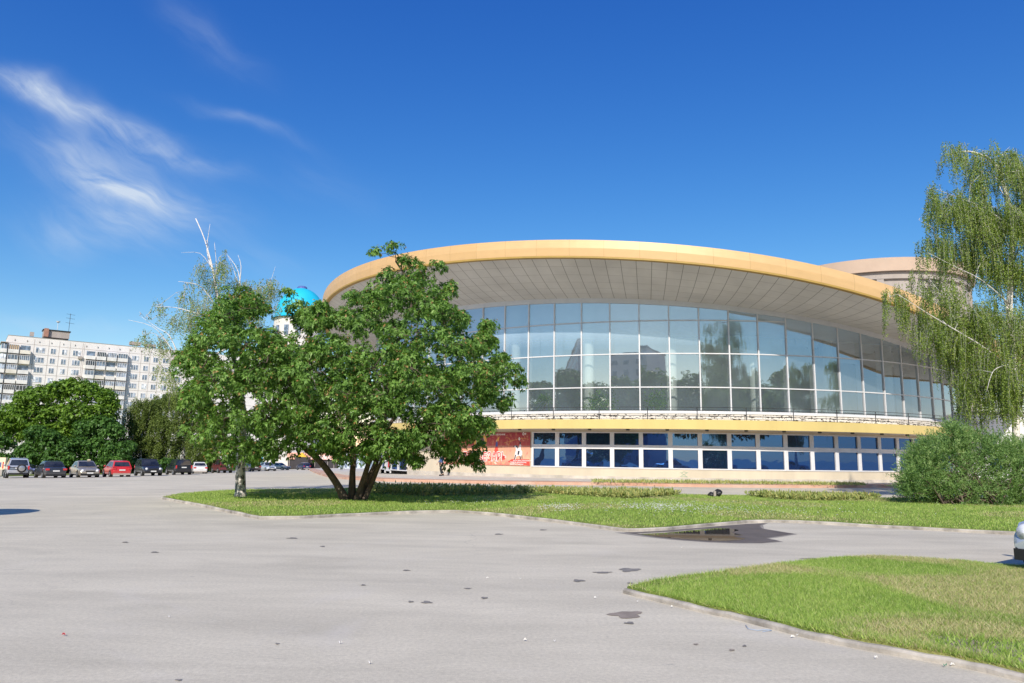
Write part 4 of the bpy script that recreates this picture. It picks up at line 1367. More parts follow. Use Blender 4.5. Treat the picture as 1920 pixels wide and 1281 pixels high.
def bay(k):
    a, b = A0 + DA * k, A0 + DA * (k + 1)
    mb = MB()
    za, zb_ = head(a), head(b)
    # mullion on the left side of the bay: slender outer cap and deep inner fin
    d = Vector((math.cos(a), math.sin(a), 0)); tn = Vector((-d.y, d.x, 0))
    R = Matrix((d, tn, Vector((0, 0, 1)))).transposed()
    mb.box(cp(RG + .02, a, (ZS + za) / 2), (.14, .085, za - ZS), R=R)
    mb.box(cp(RG - .29, a, (ZS + za) / 2), (.44, .05, za - ZS - .02), R=R)
    pa, pb = cp(RG, a, 0), cp(RG, b, 0)
    m = (pa + pb) / 2; u = (pb - pa).normalized(); L = (pb - pa).length; nrm = Vector((u.y, -u.x, 0))
    if nrm.dot(m - Vector((CX, CY, 0))) < 0: nrm = -nrm
    zz = [ZS + .065, Z3, Z2] + ([Z1] if min(za, zb_) > Z1 + .12 else [])
    R2 = Matrix((u, nrm, Vector((0, 0, 1)))).transposed()
    for i, z in enumerate(zz):
        h = .13 if i == 0 else .075
        mb.box(Vector((m.x, m.y, z)) + nrm * .012, (L - .09, .11 if i else .2, h), R=R2)
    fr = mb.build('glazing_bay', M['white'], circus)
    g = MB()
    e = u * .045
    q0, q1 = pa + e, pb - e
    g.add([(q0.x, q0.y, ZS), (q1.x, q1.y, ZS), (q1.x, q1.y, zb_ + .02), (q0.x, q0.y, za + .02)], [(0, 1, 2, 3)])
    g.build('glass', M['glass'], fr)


for k in KS: bay(k)
aL, aR = A0 + DA * KS[0], A0 + DA * (KS[-1] + 1)
# white sill, stone upstand, slab
mb = MB()
arc_strip(mb, [lambda a: (RG + .0, 4.1), lambda a: (RG + .22, 4.1), lambda a: (RG + .22, 4.66), lambda a: (RG, 4.66)], NR,
          uvs=lambda a, k: (a * RG, [0, 0, .5, .7][k]))
mb.build('stone_upstand', M['stone'], circus)
mb = MB()
arc_strip(mb, [lambda a: (RG - .1, 4.655), lambda a: (RG + .27, 4.655), lambda a: (RG + .27, 4.73), lambda a: (RG - .1, 4.73)], NR)
mb.build('sill', M['white'], circus)
mb = MB()
arc_strip(mb, [lambda a: (RG - .3, 4.25), lambda a: (RS, 4.22), lambda a: (RS, 3.587), lambda a: (RS - .12, 3.587)], NR)
sl = mb.build('balcony_slab', M['yellow'], circus)
mb = MB()
arc_strip(mb, [lambda a: (RS - .12, 3.587), lambda a: (RS - .12, 3.64), lambda a: (RL - .1, 3.60)], NR)
mb.build('slab_underside', M['slab_under'], sl)
for k in range(-8, 20):
    a = A0 + DA * (k * 1.26 + .3)
    mb = MB(); mb.lathe(cp((RS + RL) / 2 + .35, a, 0), [(.11, 3.60), (.14, 3.53), (.10, 3.48), (.001, 3.48)], 10)
    mb.build('downlight', M['darkmetal'], sl)
# railing
mb = MB()
for z in (4.85, 5.05):
    P = [cp(RS - .18, a, z) for a in np.linspace(aL, aR, 120)]
    mb.tube(P, .018, 5)
P = [cp(RS - .18, a, 4.45) for a in np.linspace(aL, aR, 120)]
mb.tube(P, .012, 5)
rl = mb.build('railing', M['railing'], circus)
for k in range(-10, 22):
    a = A0 + DA * (k * 1.55 + 1.02 + .02)
    if a > aR: break
    mb = MB(); mb.tube([cp(RS - .18, a, 4.2), cp(RS - .18, a, 5.06)], .028, 6)
    mb.build('post', M['railing'], rl)

# ground floor: solid wall round the back, openings in front
ZB, ZW0, ZW1 = .15, 1.0, 3.353


def flat_bay_wall(mb, a, b, z0, z1, R=RL, th=.0, mi=0):
    pa, pb = cp(R, a, z0), cp(R, b, z0)
    mb.add([pa, pb, cp(R, b, z1), cp(R, a, z1)], [(0, 1, 2, 3)], mi)


mbw = MB()
kmin, kmax = -12, 25
for i in range(kmin, kmax):
    a, b = A0 + DA * i, A0 + DA * (i + 1)
    flat_bay_wall(mbw, a, b, ZW1 + .06, 3.62)
    if -8 <= i <= -1:
        if i not in (-8, -7, -6, -5): flat_bay_wall(mbw, a, b, ZB - .2, ZW1 + .06)
    else: flat_bay_wall(mbw, a, b, ZB - .2, ZW0 - .05)
# remaining part of the drum
na = 60
for i in range(na):
    a = A0 + DA * kmax + (2 * PI - DA * (kmax - kmin)) * i / na; b = A0 + DA * kmax + (2 * PI - DA * (kmax - kmin)) * (i + 1) / na
    flat_bay_wall(mbw, a, b, -.5, 3.62)
    mbw.add([cp(RG, a, 4.7), cp(RG, b, 4.7), cp(RG, b, head(b)), cp(RG, a, head(a))], [(0, 1, 2, 3)])
wall = mbw.build('wall', M['cream'], circus)
# plinth: bare greyish render at the foot
M['plinth'] = simple('plinth_render', (.56, .51, .44), .9, var=.3, vscale=1.2, bump=.3, bscale=20)
mb = MB()
for i in range(kmin, kmax):
    if i == -8: mb.build('plinth', M['plinth'], wall); mb = MB()
    if -8 <= i <= -5: continue
    a, b = A0 + DA * i, A0 + DA * (i + 1)
    mb.add([cp(RL + .03, a, -.1), cp(RL + .03, b, -.1), cp(RL + .03, b, .36), cp(RL + .03, a, .36), cp(RL, b, .37), cp(RL, a, .37)], [(0, 1, 2, 3), (3, 2, 4, 5)])
mb.build('plinth', M['plinth'], wall)


def low_window(i, panes=((1.0, 2.24), (2.53, 3.353)), cells=1, base=None):
    a, b = A0 + DA * i, A0 + DA * (i + 1)
    pa, pb = cp(RL, a, 0), cp(RL, b, 0)
    m = (pa + pb) / 2; u = (pb - pa).normalized(); L = (pb - pa).length
    nrm = Vector((m.x - CX, m.y - CY, 0)).normalized()
    R2 = Matrix((u, nrm, Vector((0, 0, 1)))).transposed()
    mb = MB()
    z0, z1 = panes[0][0], panes[-1][1]
    pw = .145
    mb.box(Vector((pa.x, pa.y, (z0 + z1) / 2)) - nrm * .02 + u * (pw / 2 - .0), (pw, .14, z1 - z0 + .16), R=R2)
    mb.box(Vector((pb.x, pb.y, (z0 + z1) / 2)) - nrm * .02 - u * (pw / 2 - .0), (pw, .139, z1 - z0 + .158), R=R2)
    for (zl, zh) in [(z0 - .08, z0), (z1, z1 + .08)] + [(panes[j][1], panes[j + 1][0]) for j in range(len(panes) - 1)]:
        mb.box(Vector((m.x, m.y, (zl + zh) / 2)) - nrm * .022, (L - 2 * pw, .13, zh - zl), R=R2)
    fr = mb.build('window', M['white'], circus)
    g = MB()
    h = u * (L / 2 - pw)
    c = Vector((m.x, m.y, 0)) - nrm * .06
    for zl, zh in panes:
        p0, p1 = c - h, c + h
        g.add([(p0.x, p0.y, zl), (p1.x, p1.y, zl), (p1.x, p1.y, zh), (p0.x, p0.y, zh)], [(0, 1, 2, 3)])
    g.build('pane', M['blue_glass'], fr)
    if base: pass
    return fr


for i in list(range(0 + 3, 25)) + [-12, -11, -10, -9]: low_window(i)
# wall behind the banner (bays -1..2 are solid)
mb = MB()
for i in range(0, 3): flat_bay_wall(mb, A0 + DA * i, A0 + DA * (i + 1), ZW0 - .05, ZW1 + .06)
mb.build('wall', M['cream'], circus)
# entrance part on the left
for i in (-8, -6, -5):
    low_window(i, panes=((.35, 2.24), (2.53, 3.353)))
a, b = A0 + DA * -7, A0 + DA * -6


def door(i, leafs, hgl):
    a, b = A0 + DA * i, A0 + DA * (i + 1)
    pa, pb = cp(RL, a, 0), cp(RL, b, 0); m = (pa + pb) / 2; u = (pb - pa).normalized(); L = (pb - pa).length
    nrm = Vector((m.x - CX, m.y - CY, 0)).normalized(); R2 = Matrix((u, nrm, Vector((0, 0, 1)))).transposed()
    mb = MB()
    mb.box(Vector((pa.x, pa.y, 1.7)) + u * .06, (.12, .12, 3.4), R=R2); mb.box(Vector((pb.x, pb.y, 1.7)) - u * .06, (.12, .119, 3.4), R=R2)
    mb.box(Vector((m.x, m.y, 2.45)), (L - .24, .11, .2), R=R2)
    mb.box(Vector((m.x, m.y, 3.0)) - nrm * .03, (L - .24, .06, .9), R=R2)
    fr = mb.build('door_frame', M['white'], circus)
    for s in (-1, 1):
        mb = MB(); w = (L - .26) / 2
        c = m + u * s * w / 2 - nrm * .01
        mb.box(Vector((c.x, c.y, 1.26)), (w - .02, .06, 2.18), R=R2)
        dd = mb.build('door', M['white'], fr)
        mb = MB(); h0 = c - u * s * (w / 2 - .12) + nrm * .06
        mb.tube([Vector((h0.x, h0.y, 1.0)), Vector((h0.x, h0.y, 1.35))], .018, 6)
        mb.build('handle', M['darkmetal'], dd)


door(-7, 2, 1)
low_window(-8, panes=((.35, 2.24), (2.53, 3.353))) if False else None
# red poster on the wall left of the banner
M['red'] = simple('poster_red', (.62, .05, .05), .6, var=.1)
M['posterpink'] = simple('poster_pink', (.8, .45, .35), .6, var=.2)


def wall_quad(mb, a, b, z0, z1, off, mi=0):
    """flat quad on the bay chord between two angles"""
    k = math.floor((a - A0) / DA + 1e-6)
    a_, b_ = A0 + DA * k, A0 + DA * (k + 1)
    pa, pb = cp(RL, a_, 0), cp(RL, b_, 0)
    n = Vector(((pa.x + pb.x) / 2 - CX, (pa.y + pb.y) / 2 - CY, 0)).normalized()
    p = pa.lerp(pb, (a - a_) / DA) + n * off; q = pa.lerp(pb, (b - a_) / DA) + n * off
    mb.add([(p.x, p.y, z0), (q.x, q.y, z0), (q.x, q.y, z1), (p.x, p.y, z1)], [(0, 1, 2, 3)], mi)


mb = MB(); wall_quad(mb, A0 + DA * -6.28, A0 + DA * -6.03, .5, 2.2, .13)
tag(mb.build('poster', M['red']), 'narrow red poster standing beside the white double door of the circus', 'poster')


# big circus banner, bays -1..2 (four bays), curved with the wall
def bpt(s, z, off=.06):
    """s: 0..1 along the banner from left to right"""
    t = -1.25 + s * 4.2
    k = min(math.floor(t), 2); f = t - k
    a_, b_ = A0 + DA * k, A0 + DA * (k + 1)
    pa, pb = cp(RL, a_, 0), cp(RL, b_, 0)
    n = Vector(((pa.x + pb.x) / 2 - CX, (pa.y + pb.y) / 2 - CY, 0)).normalized()
    p = pa.lerp(pb, f) + n * off
    return Vector((p.x, p.y, z))


BZ0, BZ1 = .98, 3.40
BL = 4.2 * 2.03


def banner_mat():
    m, n, b = mat_new('banner_print_sunlit')
    uv = n.n('ShaderNodeUVMap').outputs[0]
    sx = n.n('ShaderNodeSeparateXYZ'); n.put(sx.inputs[0], uv)
    v = sx.outputs[1]
    c = n.ramp(v, [(0, (.62, .17, .13)), (.2, (.70, .38, .26)), (.55, (.66, .30, .20)), (.62, (.50, .07, .06)), (1, (.28, .025, .045))])  # print colours, with the sunlit lower part painted paler than the upper red
    nz = n.noise(n.mapv(uv, (5, 2.2, 1)), 1.6, 5, .65, 1.2)
    c = n.mix(n.ramp(nz, [(.50, 0), (.70, .6)]), c, (.78, .50, .24))
    nz2 = n.noise(n.mapv(uv, (9, 3, 1), loc=(4, 2, 0)), 1.2, 4, .6, .8)
    c = n.mix(n.ramp(nz2, [(.56, 0), (.70, .55)]), c, (.35, .03, .05))
    n.put(b.inputs['Base Color'], c); b.inputs['Roughness'].default_value = .55
    return m


M['banner'] = banner_mat()
ban = thing('banner', 'large red and orange circus show banner on the wall left of the blue windows', 'banner', bpt(.5, BZ0, 0))
mb = MB()
NB = 40
for i in range(NB):
    s0, s1 = i / NB, (i + 1) / NB
    mb.add([bpt(s0, BZ0), bpt(s1, BZ0), bpt(s1, BZ1), bpt(s0, BZ1)], [(0, 1, 2, 3)], 0, [[(s0 * 3.4, 0), (s1 * 3.4, 0), (s1 * 3.4, 1), (s0 * 3.4, 1)]])
mb.build('cloth', M['banner'], ban)
M['ink_white'] = simple('print_white', (.82, .80, .78), .6, var=.05)
M['ink_red'] = simple('print_red', (.62, .07, .05), .6, var=.05)
M['ink_dark'] = simple('print_dark', (.045, .04, .06), .6, var=.2)
M['ink_blue'] = simple('print_blue', (.10, .14, .38), .6, var=.2)
M['ink_orange'] = simple('print_orange', (.80, .42, .10), .6, var=.1)
M['ink_brown'] = simple('print_brown', (.16, .08, .07), .6, var=.3, vscale=5)
M['ink_peach'] = simple('print_peach', (.80, .62, .46), .6, var=.1)


def btext(txt, s, z, size, mat, off, name='lettering', bold=.0, sx=1.0, shear=0.0, tilt=0.0, end=False):
    """lettering set on the curved banner: text converted to mesh and laid on the surface"""
    cu = bpy.data.curves.new('txt', 'FONT'); cu.body = txt; cu.size = size; cu.offset = bold; cu.resolution_u = 3; cu.align_x = 'LEFT'
    o = bpy.data.objects.new('txt', cu); COL.objects.link(o)
    bpy.context.view_layer.update()
    me = bpy.data.meshes.new_from_object(o)
    mb = MB()
    vs = []
    if end: s = s - max(v.co.x for v in me.vertices) * sx / BL
    for v in me.vertices:
        ss = s + (v.co.x * sx) / BL
        vs.append(bpt(ss, z + v.co.y + tilt * v.co.x, off))
    mb.add(vs, [tuple(p.vertices) for p in me.polygons])
    bpy.data.objects.remove(o); bpy.data.curves.remove(cu); bpy.data.meshes.remove(me)
    return mb.build(name, mat, ban)


def bshape(pts, mat, off, name='print'):
    mb = MB()
    mb.add([bpt(s, z, off) for s, z in pts], [tuple(range(len(pts)))])
    return mb.build(name, mat, ban)


def bs(px): return (px - 848.0) / (990.0 - 848.0)          # photo column -> s (approx.)


def bz(py, ): return BZ0 + (873.5 - py) / (873.5 - 810.5) * (BZ1 - BZ0)


# title, second word complete, first word mostly behind the tree
btext('ЦИРК', .02, bz(864), .62, M['ink_white'], .068, 'lettering_outline', .035, 1.0)
btext('ЦИРК', .02, bz(864), .62, M['ink_red'], .072, 'lettering', .0, 1.0)
btext('РЕК ЦЕЗАРЬ', bs(956), bz(865), .86, M['ink_white'], .068, 'lettering_outline', .055, .80, end=True)
btext('РЕК ЦЕЗАРЬ', bs(956) - .04 * .8 / BL, bz(865), .86, M['ink_red'], .072, 'lettering', .008, .80, end=True)
btext('НОВАЯ ПРОГРАММА   БОЛЬШОЕ ЦИРКОВОЕ ПРЕДСТАВЛЕНИЕ', .06, bz(816), .15, M['ink_white'], .066, 'lettering', .004, 1.25)
btext('0+', bs(981) - .015, bz(816.5), .32, M['ink_white'], .066, 'lettering', .008)
btext('КАССА ЦИРКА ЗАКАЗ БИЛЕТОВ', bs(966), bz(865), .10, M['ink_white'], .070, 'lettering', .003, 1.0)
bshape([(bs(932), bz(873)), (.995, bz(873)), (.995, bz(861.5)), (bs(964), bz(861.5)), (bs(958), bz(867)), (bs(932), bz(867))], M['ink_red'], .063)
btext('ТЕЛЕФОН ДЛЯ СПРАВОК', bs(962), bz(868.5), .11, M['ink_white'], .070, 'lettering', .004, 1.0)
btext('БИЛЕТЫ В КАССАХ', bs(962), bz(872), .11, M['ink_white'], .070, 'lettering', .004, 1.05)
bshape([(bs(914), bz(872)), (bs(942), bz(872)), (bs(940), bz(867.5)), (bs(914), bz(867.5))], M['ink_peach'], .0645)
# round portrait medallion, diamond crest, dancer, rider on a horse, acrobat lines
cc = (bs(914.5), bz(827))


def disc(c, rs, rz, mat, off, n=26, name='print'):
    return bshape([(c[0] + rs * math.cos(2 * PI * i / n) / BL, c[1] + rz * math.sin(2 * PI * i / n)) for i in range(n)], mat, off, name)


disc(cc, .66, .55, M['ink_orange'], .0635)
disc(cc, .44, .46, M['ink_peach'], .065)
disc(cc, .385, .41, M['ink_brown'], .0665)
for dx, dz_, r in ((-.12, .1, .06), (.1, .12, .05), (0, -.05, .09), (.15, -.12, .06), (-.17, -.1, .05)):
    disc((cc[0] + dx / BL, cc[1] + dz_), r, r, M['ink_blue'], .068, 8)
dm = (bs(974.5), bz(823)); bshape([(dm[0] - .1 / BL, dm[1]), (dm[0], dm[1] - .14), (dm[0] + .1 / BL, dm[1]), (dm[0], dm[1] + .14)], M['ink_white'], .066)
# dancer in blue with flame skirt
d0 = bs(941)
bshape([(d0 - .012, bz(838)), (d0 + .010, bz(838)), (d0 + .012, bz(830)), (d0, bz(828)), (d0 - .01, bz(831))], M['ink_blue'], .067)
bshape([(d0 - .035, bz(853)), (d0 + .02, bz(853)), (d0 + .012, bz(838)), (d0 - .012, bz(838))], M['ink_red'], .0665)
disc((d0, bz(827)), .05, .06, M['ink_peach'], .067, 8)
bshape([(d0 - .01, bz(826)), (d0 + .03, bz(818)), (d0 + .02, bz(828))], M['ink_orange'], .0655)
# horse and rider, side on: rearing horse built from its outline
h0 = bs(967); hz = bz(862)


def HP(x, y): return (h0 + x / BL, hz + y)


bshape([HP(.02, .0), HP(.12, -.02), HP(.22, .22), HP(.42, .30), HP(.62, .20), HP(.70, .30), HP(.72, .55), HP(.60, .72), HP(.42, .78), HP(.30, .98), HP(.14, 1.04), HP(.0, .92), HP(.02, .86), HP(.14, .88), HP(.17, .66), HP(.10, .45)], M['ink_white'], .067)
for pts in ([HP(.02, .0), HP(.10, -.02), HP(.2, .32), HP(.12, .36)], [HP(.50, .26), HP(.58, .24), HP(.60, .02), HP(.52, .0)], [HP(.64, .3), HP(.72, .3), HP(.74, .06), HP(.68, .04)], [HP(.10, 1.04), HP(.3, .98), HP(.36, .78), HP(.26, .80)], [HP(-.1, .96), HP(.06, 1.0), HP(.02, .9)]):
    bshape(pts, M['ink_dark'], .0685)
bshape([HP(.44, .62), HP(.58, .62), HP(.62, 1.0), HP(.54, 1.12), HP(.44, 1.0)], M['ink_white'], .0688)
disc(HP(.53, 1.2), .07, .08, M['ink_dark'], .069, 10)
bshape([HP(.3, .35), HP(.44, .33), HP(.5, .62), HP(.34, .64)], M['ink_dark'], .0686)
# thin acrobat swirls
for pts in ([(bs(952), bz(831)), (bs(966), bz(826)), (bs(978), bz(822)), (bs(988), bz(824))], [(bs(955), bz(820)), (bs(961), bz(824)), (bs(959), bz(838))]):
    mb = MB(); mb.tube([bpt(s, z, .068) for s, z in smooth_path([Vector(p) for p in pts], 4)], .012, 4)
    mb.build('print', M['ink_orange'], ban)

# graffiti cross mark and a tiny sticker on the wall
M['paint_green'] = simple('green_spray', (.28, .46, .33), .8)
cg = A0 + DA * 5.0
mb = MB()


def wp_(t, z, off=.012):
    k = math.floor(t); f = t - k; a_, b_ = A0 + DA * k, A0 + DA * (k + 1)
    pa, pb = cp(RL, a_, 0), cp(RL, b_, 0); n = Vector(((pa.x + pb.x) / 2 - CX, (pa.y + pb.y) / 2 - CY, 0)).normalized()
    p = pa.lerp(pb, f) + n * off
    return Vector((p.x, p.y, z))


for l in ([(8.32, .72), (8.55, .42)], [(8.58, .74), (8.3, .44)], [(8.34, .44), (8.56, .43)], [(8.36, .7), (8.44, .78), (8.53, .71)]):
    mb.tube([wp_(t, z) for t, z in l], .012, 4)
tag(mb.build('graffiti', M['paint_green']), 'small pale green crossed mark sprayed on the cream wall', 'graffiti')

# foyer interior: floor, ceiling, inner drum, columns
mb = MB()
arc_strip(mb, [lambda a: (RG - .3, 4.30), lambda a: (.02, 4.30)], 80)
mb.build('foyer_floor', M['floor_in'], circus)
mb = MB()
arc_strip(mb, [lambda a: (RG - .3, head(a) + .1), lambda a: (20, head(a) + 1.1)], 120)
mb.build('foyer_ceiling', M['ceiling'], circus)
mb = MB()
arc_strip(mb, [lambda a: (20.5, 4.2), lambda a: (20.5, head(a) + 1.0)], 80)
mb.build('inner_drum', M['interior'], circus)
for k in range(-8, 24, 3):
    a = A0 + DA * (k + 1.12)
    mb = MB(); p = cp(RG - 1.25, a, 0)
    mb.lathe((p.x, p.y, 0), [(.36, 4.3), (.36, head(a) + .3)], 20)
    mb.build('column', M['column'], circus, smooth=True)
M['blind'] = simple('pale_blind', (.74, .76, .79), .8, var=.08, vscale=.8)
for k in range(-8, 22, 2):
    mb = MB()
    for kk_ in (0, 1):
        a, b = A0 + DA * (k + kk_ + .03), A0 + DA * (k + kk_ + .97)
        zl_ = 9.3 + .5 * math.sin(k * 1.7)
        mb.add([cp(RG - 2.0, a, zl_), cp(RG - 2.0, b, zl_), cp(RG - 2.0, b, head(b) + .2), cp(RG - 2.0, a, head(a) + .2)], [(0, 1, 2, 3)])
    mb.build('blind', M['blind'], circus)
# ground floor inner backing so nothing shows through
mb = MB(); arc_strip(mb, [lambda a: (RL - 1.2, -.2), lambda a: (RL - 1.2, 3.6)], 80); mb.build('ground_floor_core', M['black'], circus)

# second drum behind
DY = 112.0
pc = Vector((56.0, DY, 0)); DR = 14.6
zt, zm = 29.9, 28.0
drum = thing('arena_drum', 'tan rimmed concrete drum rising behind the circus roof at right', 'building', (pc.x, pc.y, 0))
M['tanrim'] = simple('tan_rim', (.50, .37, .27), .7, var=.1, vscale=.4)
M['conc'] = simple('drum_concrete', (.42, .37, .33), .9, var=.25, vscale=.4, streak=True)
mb = MB(); mb.lathe((pc.x, pc.y, 0), [(DR, zm), (DR + .45, zm), (DR + .45, zt), (DR, zt + .1), (.1, zt + .8)], 64); mb.build('rim', M['tanrim'], drum, smooth='auto')
mb = MB(); mb.lathe((pc.x, pc.y, 0), [(DR - .5, 0), (DR - .5, zm - 1.0), (DR - .1, zm - 1.0), (DR - .1, zm + .01)], 64); mb.build('wall', M['conc'], drum)
for k in range(20):
    a = 2 * PI * k / 20
    mb = MB(); p = Vector((pc.x + (DR - .42) * math.cos(a), pc.y + (DR - .42) * math.sin(a), (zm - 1 + 8) / 2))
    mb.box(p, (.5, .9, zm - 1.004 - 8), rz=a); mb.build('pilaster', M['conc'], drum)

# white annex at the far right
ap = at_depth(1835, 880, 62)
ax = thing('annex_building', 'white annex building glimpsed behind the shrub at the right edge', 'building', (ap.x, ap.y, 0))
M['annex'] = simple('annex_white', (.80, .79, .78), .8, var=.12, vscale=.4, streak=True)
zta = at_depth(1900, 778, 62).z
mb = MB(); mb.box((ap.x + 8, ap.y + 5, zta / 2), (17, 10, zta)); mb.build('wall', M['annex'], ax)
mb = MB(); mb.box((ap.x + 8, ap.y + 5, zta + .12), (17.4, 10.4, .24)); mb.build('roof', M['roof_felt'], ax)
for i in range(5):
    mb = MB(); x = ap.x + 1.6 + i * 3.3
    mb.box((x, ap.y - .02, 1.9), (1.5, .1, 1.7)); w = mb.build('window', M['white'], ax)
    mb = MB(); mb.box((x, ap.y - .05, 1.9), (1.3, .08, 1.5)); mb.build('pane', M['blue_glass'], w)


# foyer plants
def houseplant(px, k, h, w, label, palm=False, n=900):
    t_ = k
    a = A0 + DA * t_; p = cp(RG - 1.1, a, 4.3)
    t = thing('potted_palm' if palm else 'potted_plant', label, 'houseplant', p)
    mb = MB(); mb.lathe(p, [(.001, 0), (.2, 0), (.27, .42), (.23, .42), (.2, .36), (.001, .36)], 14); mb.build('pot', M['conc'], t)
    mb = MB()
    if palm:
        tip = p + Vector((.5, 0, h * .62)); mb.tube([p + Vector((0, 0, .3)), p + Vector((.15, 0, h * .3)), tip], [.06, .05, .04], 7)
        C, D = [], []
        for i in range(26):
            d = unit(rng.normal(size=(1, 3)) + np.array([0, 0, .6]))[0]
            ts = np.linspace(0.05, 1, 16)[:, None]; L = .95
            path = np.array(tip) + d * L * ts + np.array([0, 0, -.75]) * ts ** 2 * L * .8
            C.append(path); D.append(unit(np.array([d] * 16) + rng.normal(0, .4, (16, 3)) + np.array([0, 0, -.6])))
        V = kites(np.concatenate(C), np.concatenate(D), .3, .045)
    else:
        mb.tube([p + Vector((0, 0, .3)), p + Vector((.02, 0, h * .9))], [.025, .012], 5)
        C = np.array(p) + np.array([0, 0, h * .55]) + rng.normal(0, 1, (n, 3)) * np.array([w * .38, w * .3, h * .22])
        C[:, 2] = np.maximum(C[:, 2], 4.5)
        V = kites(C, unit(rng.normal(size=C.shape) + np.array([0, 0, -.3])), .17, .10)
    mb.build('stem', M['barkdark'], t)
    np_mesh('leaves', V, 4, M['houseplant'], t, rnd=rng.random(len(V)))


houseplant(1010, 3.25, 2.3, 1.2, 'drooping palm behind the foyer glass, leftmost of the three plants', True)
houseplant(1120, 5.55, 2.0, 1.2, 'dense pale green bushy plant behind the foyer glass, middle of the three plants')
houseplant(1237, 7.6, 2.1, 1.0, 'light green leafy plant behind the foyer glass, rightmost of the three plants', n=600)


# ------------------------------------------------------------------ apartment block
UD = Vector((.795, .606, 0)); ND = Vector((.606, -.795, 0))
r0 = ray(16, 628)
tY = 198.0
cor = at_depth(16, 628, tY)
ZT = cor.z
c0 = Vector((cor.x, cor.y, 0))


def u_of(px, py):
    """distance along the facade where the sight line meets it"""
    r = ray(px, py)
    # (0,0)+r.xy*t = c0.xy + UD.xy*u
    A_ = np.array([[r.x, -UD.x], [r.y, -UD.y]]); s = np.linalg.solve(A_, np.array([c0.x, c0.y]))
    return s[1]


def z_of(px, py):
    r = ray(px, py); A_ = np.array([[r.x, -UD.x], [r.y, -UD.y]]); s = np.linalg.solve(A_, np.array([c0.x, c0.y]))
    return EYE + r.z * s[0]


RA = Matrix((UD, ND, Vector((0, 0, 1)))).transposed()     # x along facade, y outwards


def AP(u, o, z): return c0 + UD * u + ND * o + Vector((0, 0, z))


def panel_mat():
    m, n, b = mat_new('concrete_panels')
    P = n.pos()
    big = n.noise(n.mapv(P, (1, 1, .25)), .35, 5, .6)
    c = n.ramp(big, [(.3, (.70, .665, .64)), (.7, (.80, .765, .735))])
    n.put(b.inputs['Base Color'], c); b.inputs['Roughness'].default_value = .9
    return m


M['panel'] = panel_mat()
M['joint'] = simple('panel_joint', (.36, .31, .28), .9)
M['balc'] = simple('balcony_white', (.78, .76, .73), .8, var=.2, vscale=.6)
M['balc2'] = simple('balcony_cream', (.76, .71, .62), .8, var=.2, vscale=.6)
M['wood'] = simple('balcony_wood', (.50, .33, .17), .8, var=.3)
apt = thing('apartment_block', 'long pale concrete panel apartment block with balconies in the left background', 'building', (c0.x, c0.y, -3))
ULEN = u_of(520, 680)
mb = MB()
mb.box(AP(ULEN / 2, -6, (ZT - 4) / 2 - .05), (ULEN, 12, ZT + 3.9), R=RA)
mb.build('wall', M['panel'], apt)
mb = MB(); mb.box(AP(ULEN / 2, -6 + .02, ZT - .02), (ULEN + .1, 12.1, .12), R=RA); mb.build('roof', M['roof_felt'], apt)
FH = 2.8
zc0 = z_of(76, 657)
rows = [zc0 - FH * i for i in range(9)]
mbj = MB()
for z in [zc0 + 1.45 - FH * i for i in range(10)]:
    mbj.box(AP(ULEN / 2, .012, z), (ULEN, .04, .07), R=RA)
ujs = [u_of(p, 657) for p in (63, 91, 111, 131, 155, 158, 243, 266, 283, 300, 321, 345, 370, 395, 420)]
for u in ujs: mbj.box(AP(u, .014, ZT / 2 - 2), (.07, .04, ZT + 3), R=RA)
mbj.build('panel_joints', M['joint'], apt)
mb = MB()
for i in range(26):
    u = 1.5 + i * (ULEN - 3) / 25.0
    mb.lathe(AP(u, 0, ZT - 1.25), [(.26, -.04), (.26, .05), (.001, .05)], 10, axis='Y')
mb.build('attic_vents', M['black'], apt)
curt = [M['flatglass'], dark_glass('flat_glass_pale', (.42, .44, .47), .3), dark_glass('flat_glass_mid', (.22, .25, .30), .2)]


def apt_window(u0, u1, z, n, h=1.55):
    mb = MB(); w = u1 - u0
    c = AP((u0 + u1) / 2, .03, z)
    mb.box(c, (w, .1, h), R=RA)
    fr = mb.build('window', M['white'], apt)
    g = [MB(), MB(), MB()]
    for i in range(n):
        pw = w / n
        k = random.choice([0, 0, 0, 1, 2])
        g[k].box(AP(u0 + pw * (i + .5), .062, z), (pw - .16, .06, h - .18), R=RA)
    for k in range(3):
        if g[k].v: g[k].build('pane', curt[k], fr)


wins = [(67, 84, 3), (95, 104.5, 2), (116, 125, 2), (136.5, 151, 3), (247, 260, 3), (269.5, 278.5, 2), (287, 296, 2), (305, 316, 2), (326, 341, 3)]
for a_, b_, n_ in wins:
    u0, u1 = u_of(a_, 657 + (a_ - 76) * .087), u_of(b_, 657 + (b_ - 76) * .087)
    for i, z in enumerate(rows[:7]):
        apt_window(u0, u1, z, n_)
balcs = [(15.5, 36.5), (37.5, 58.5), (161, 179.5), (180.5, 199), (200.5, 218.5), (220, 239.5)]


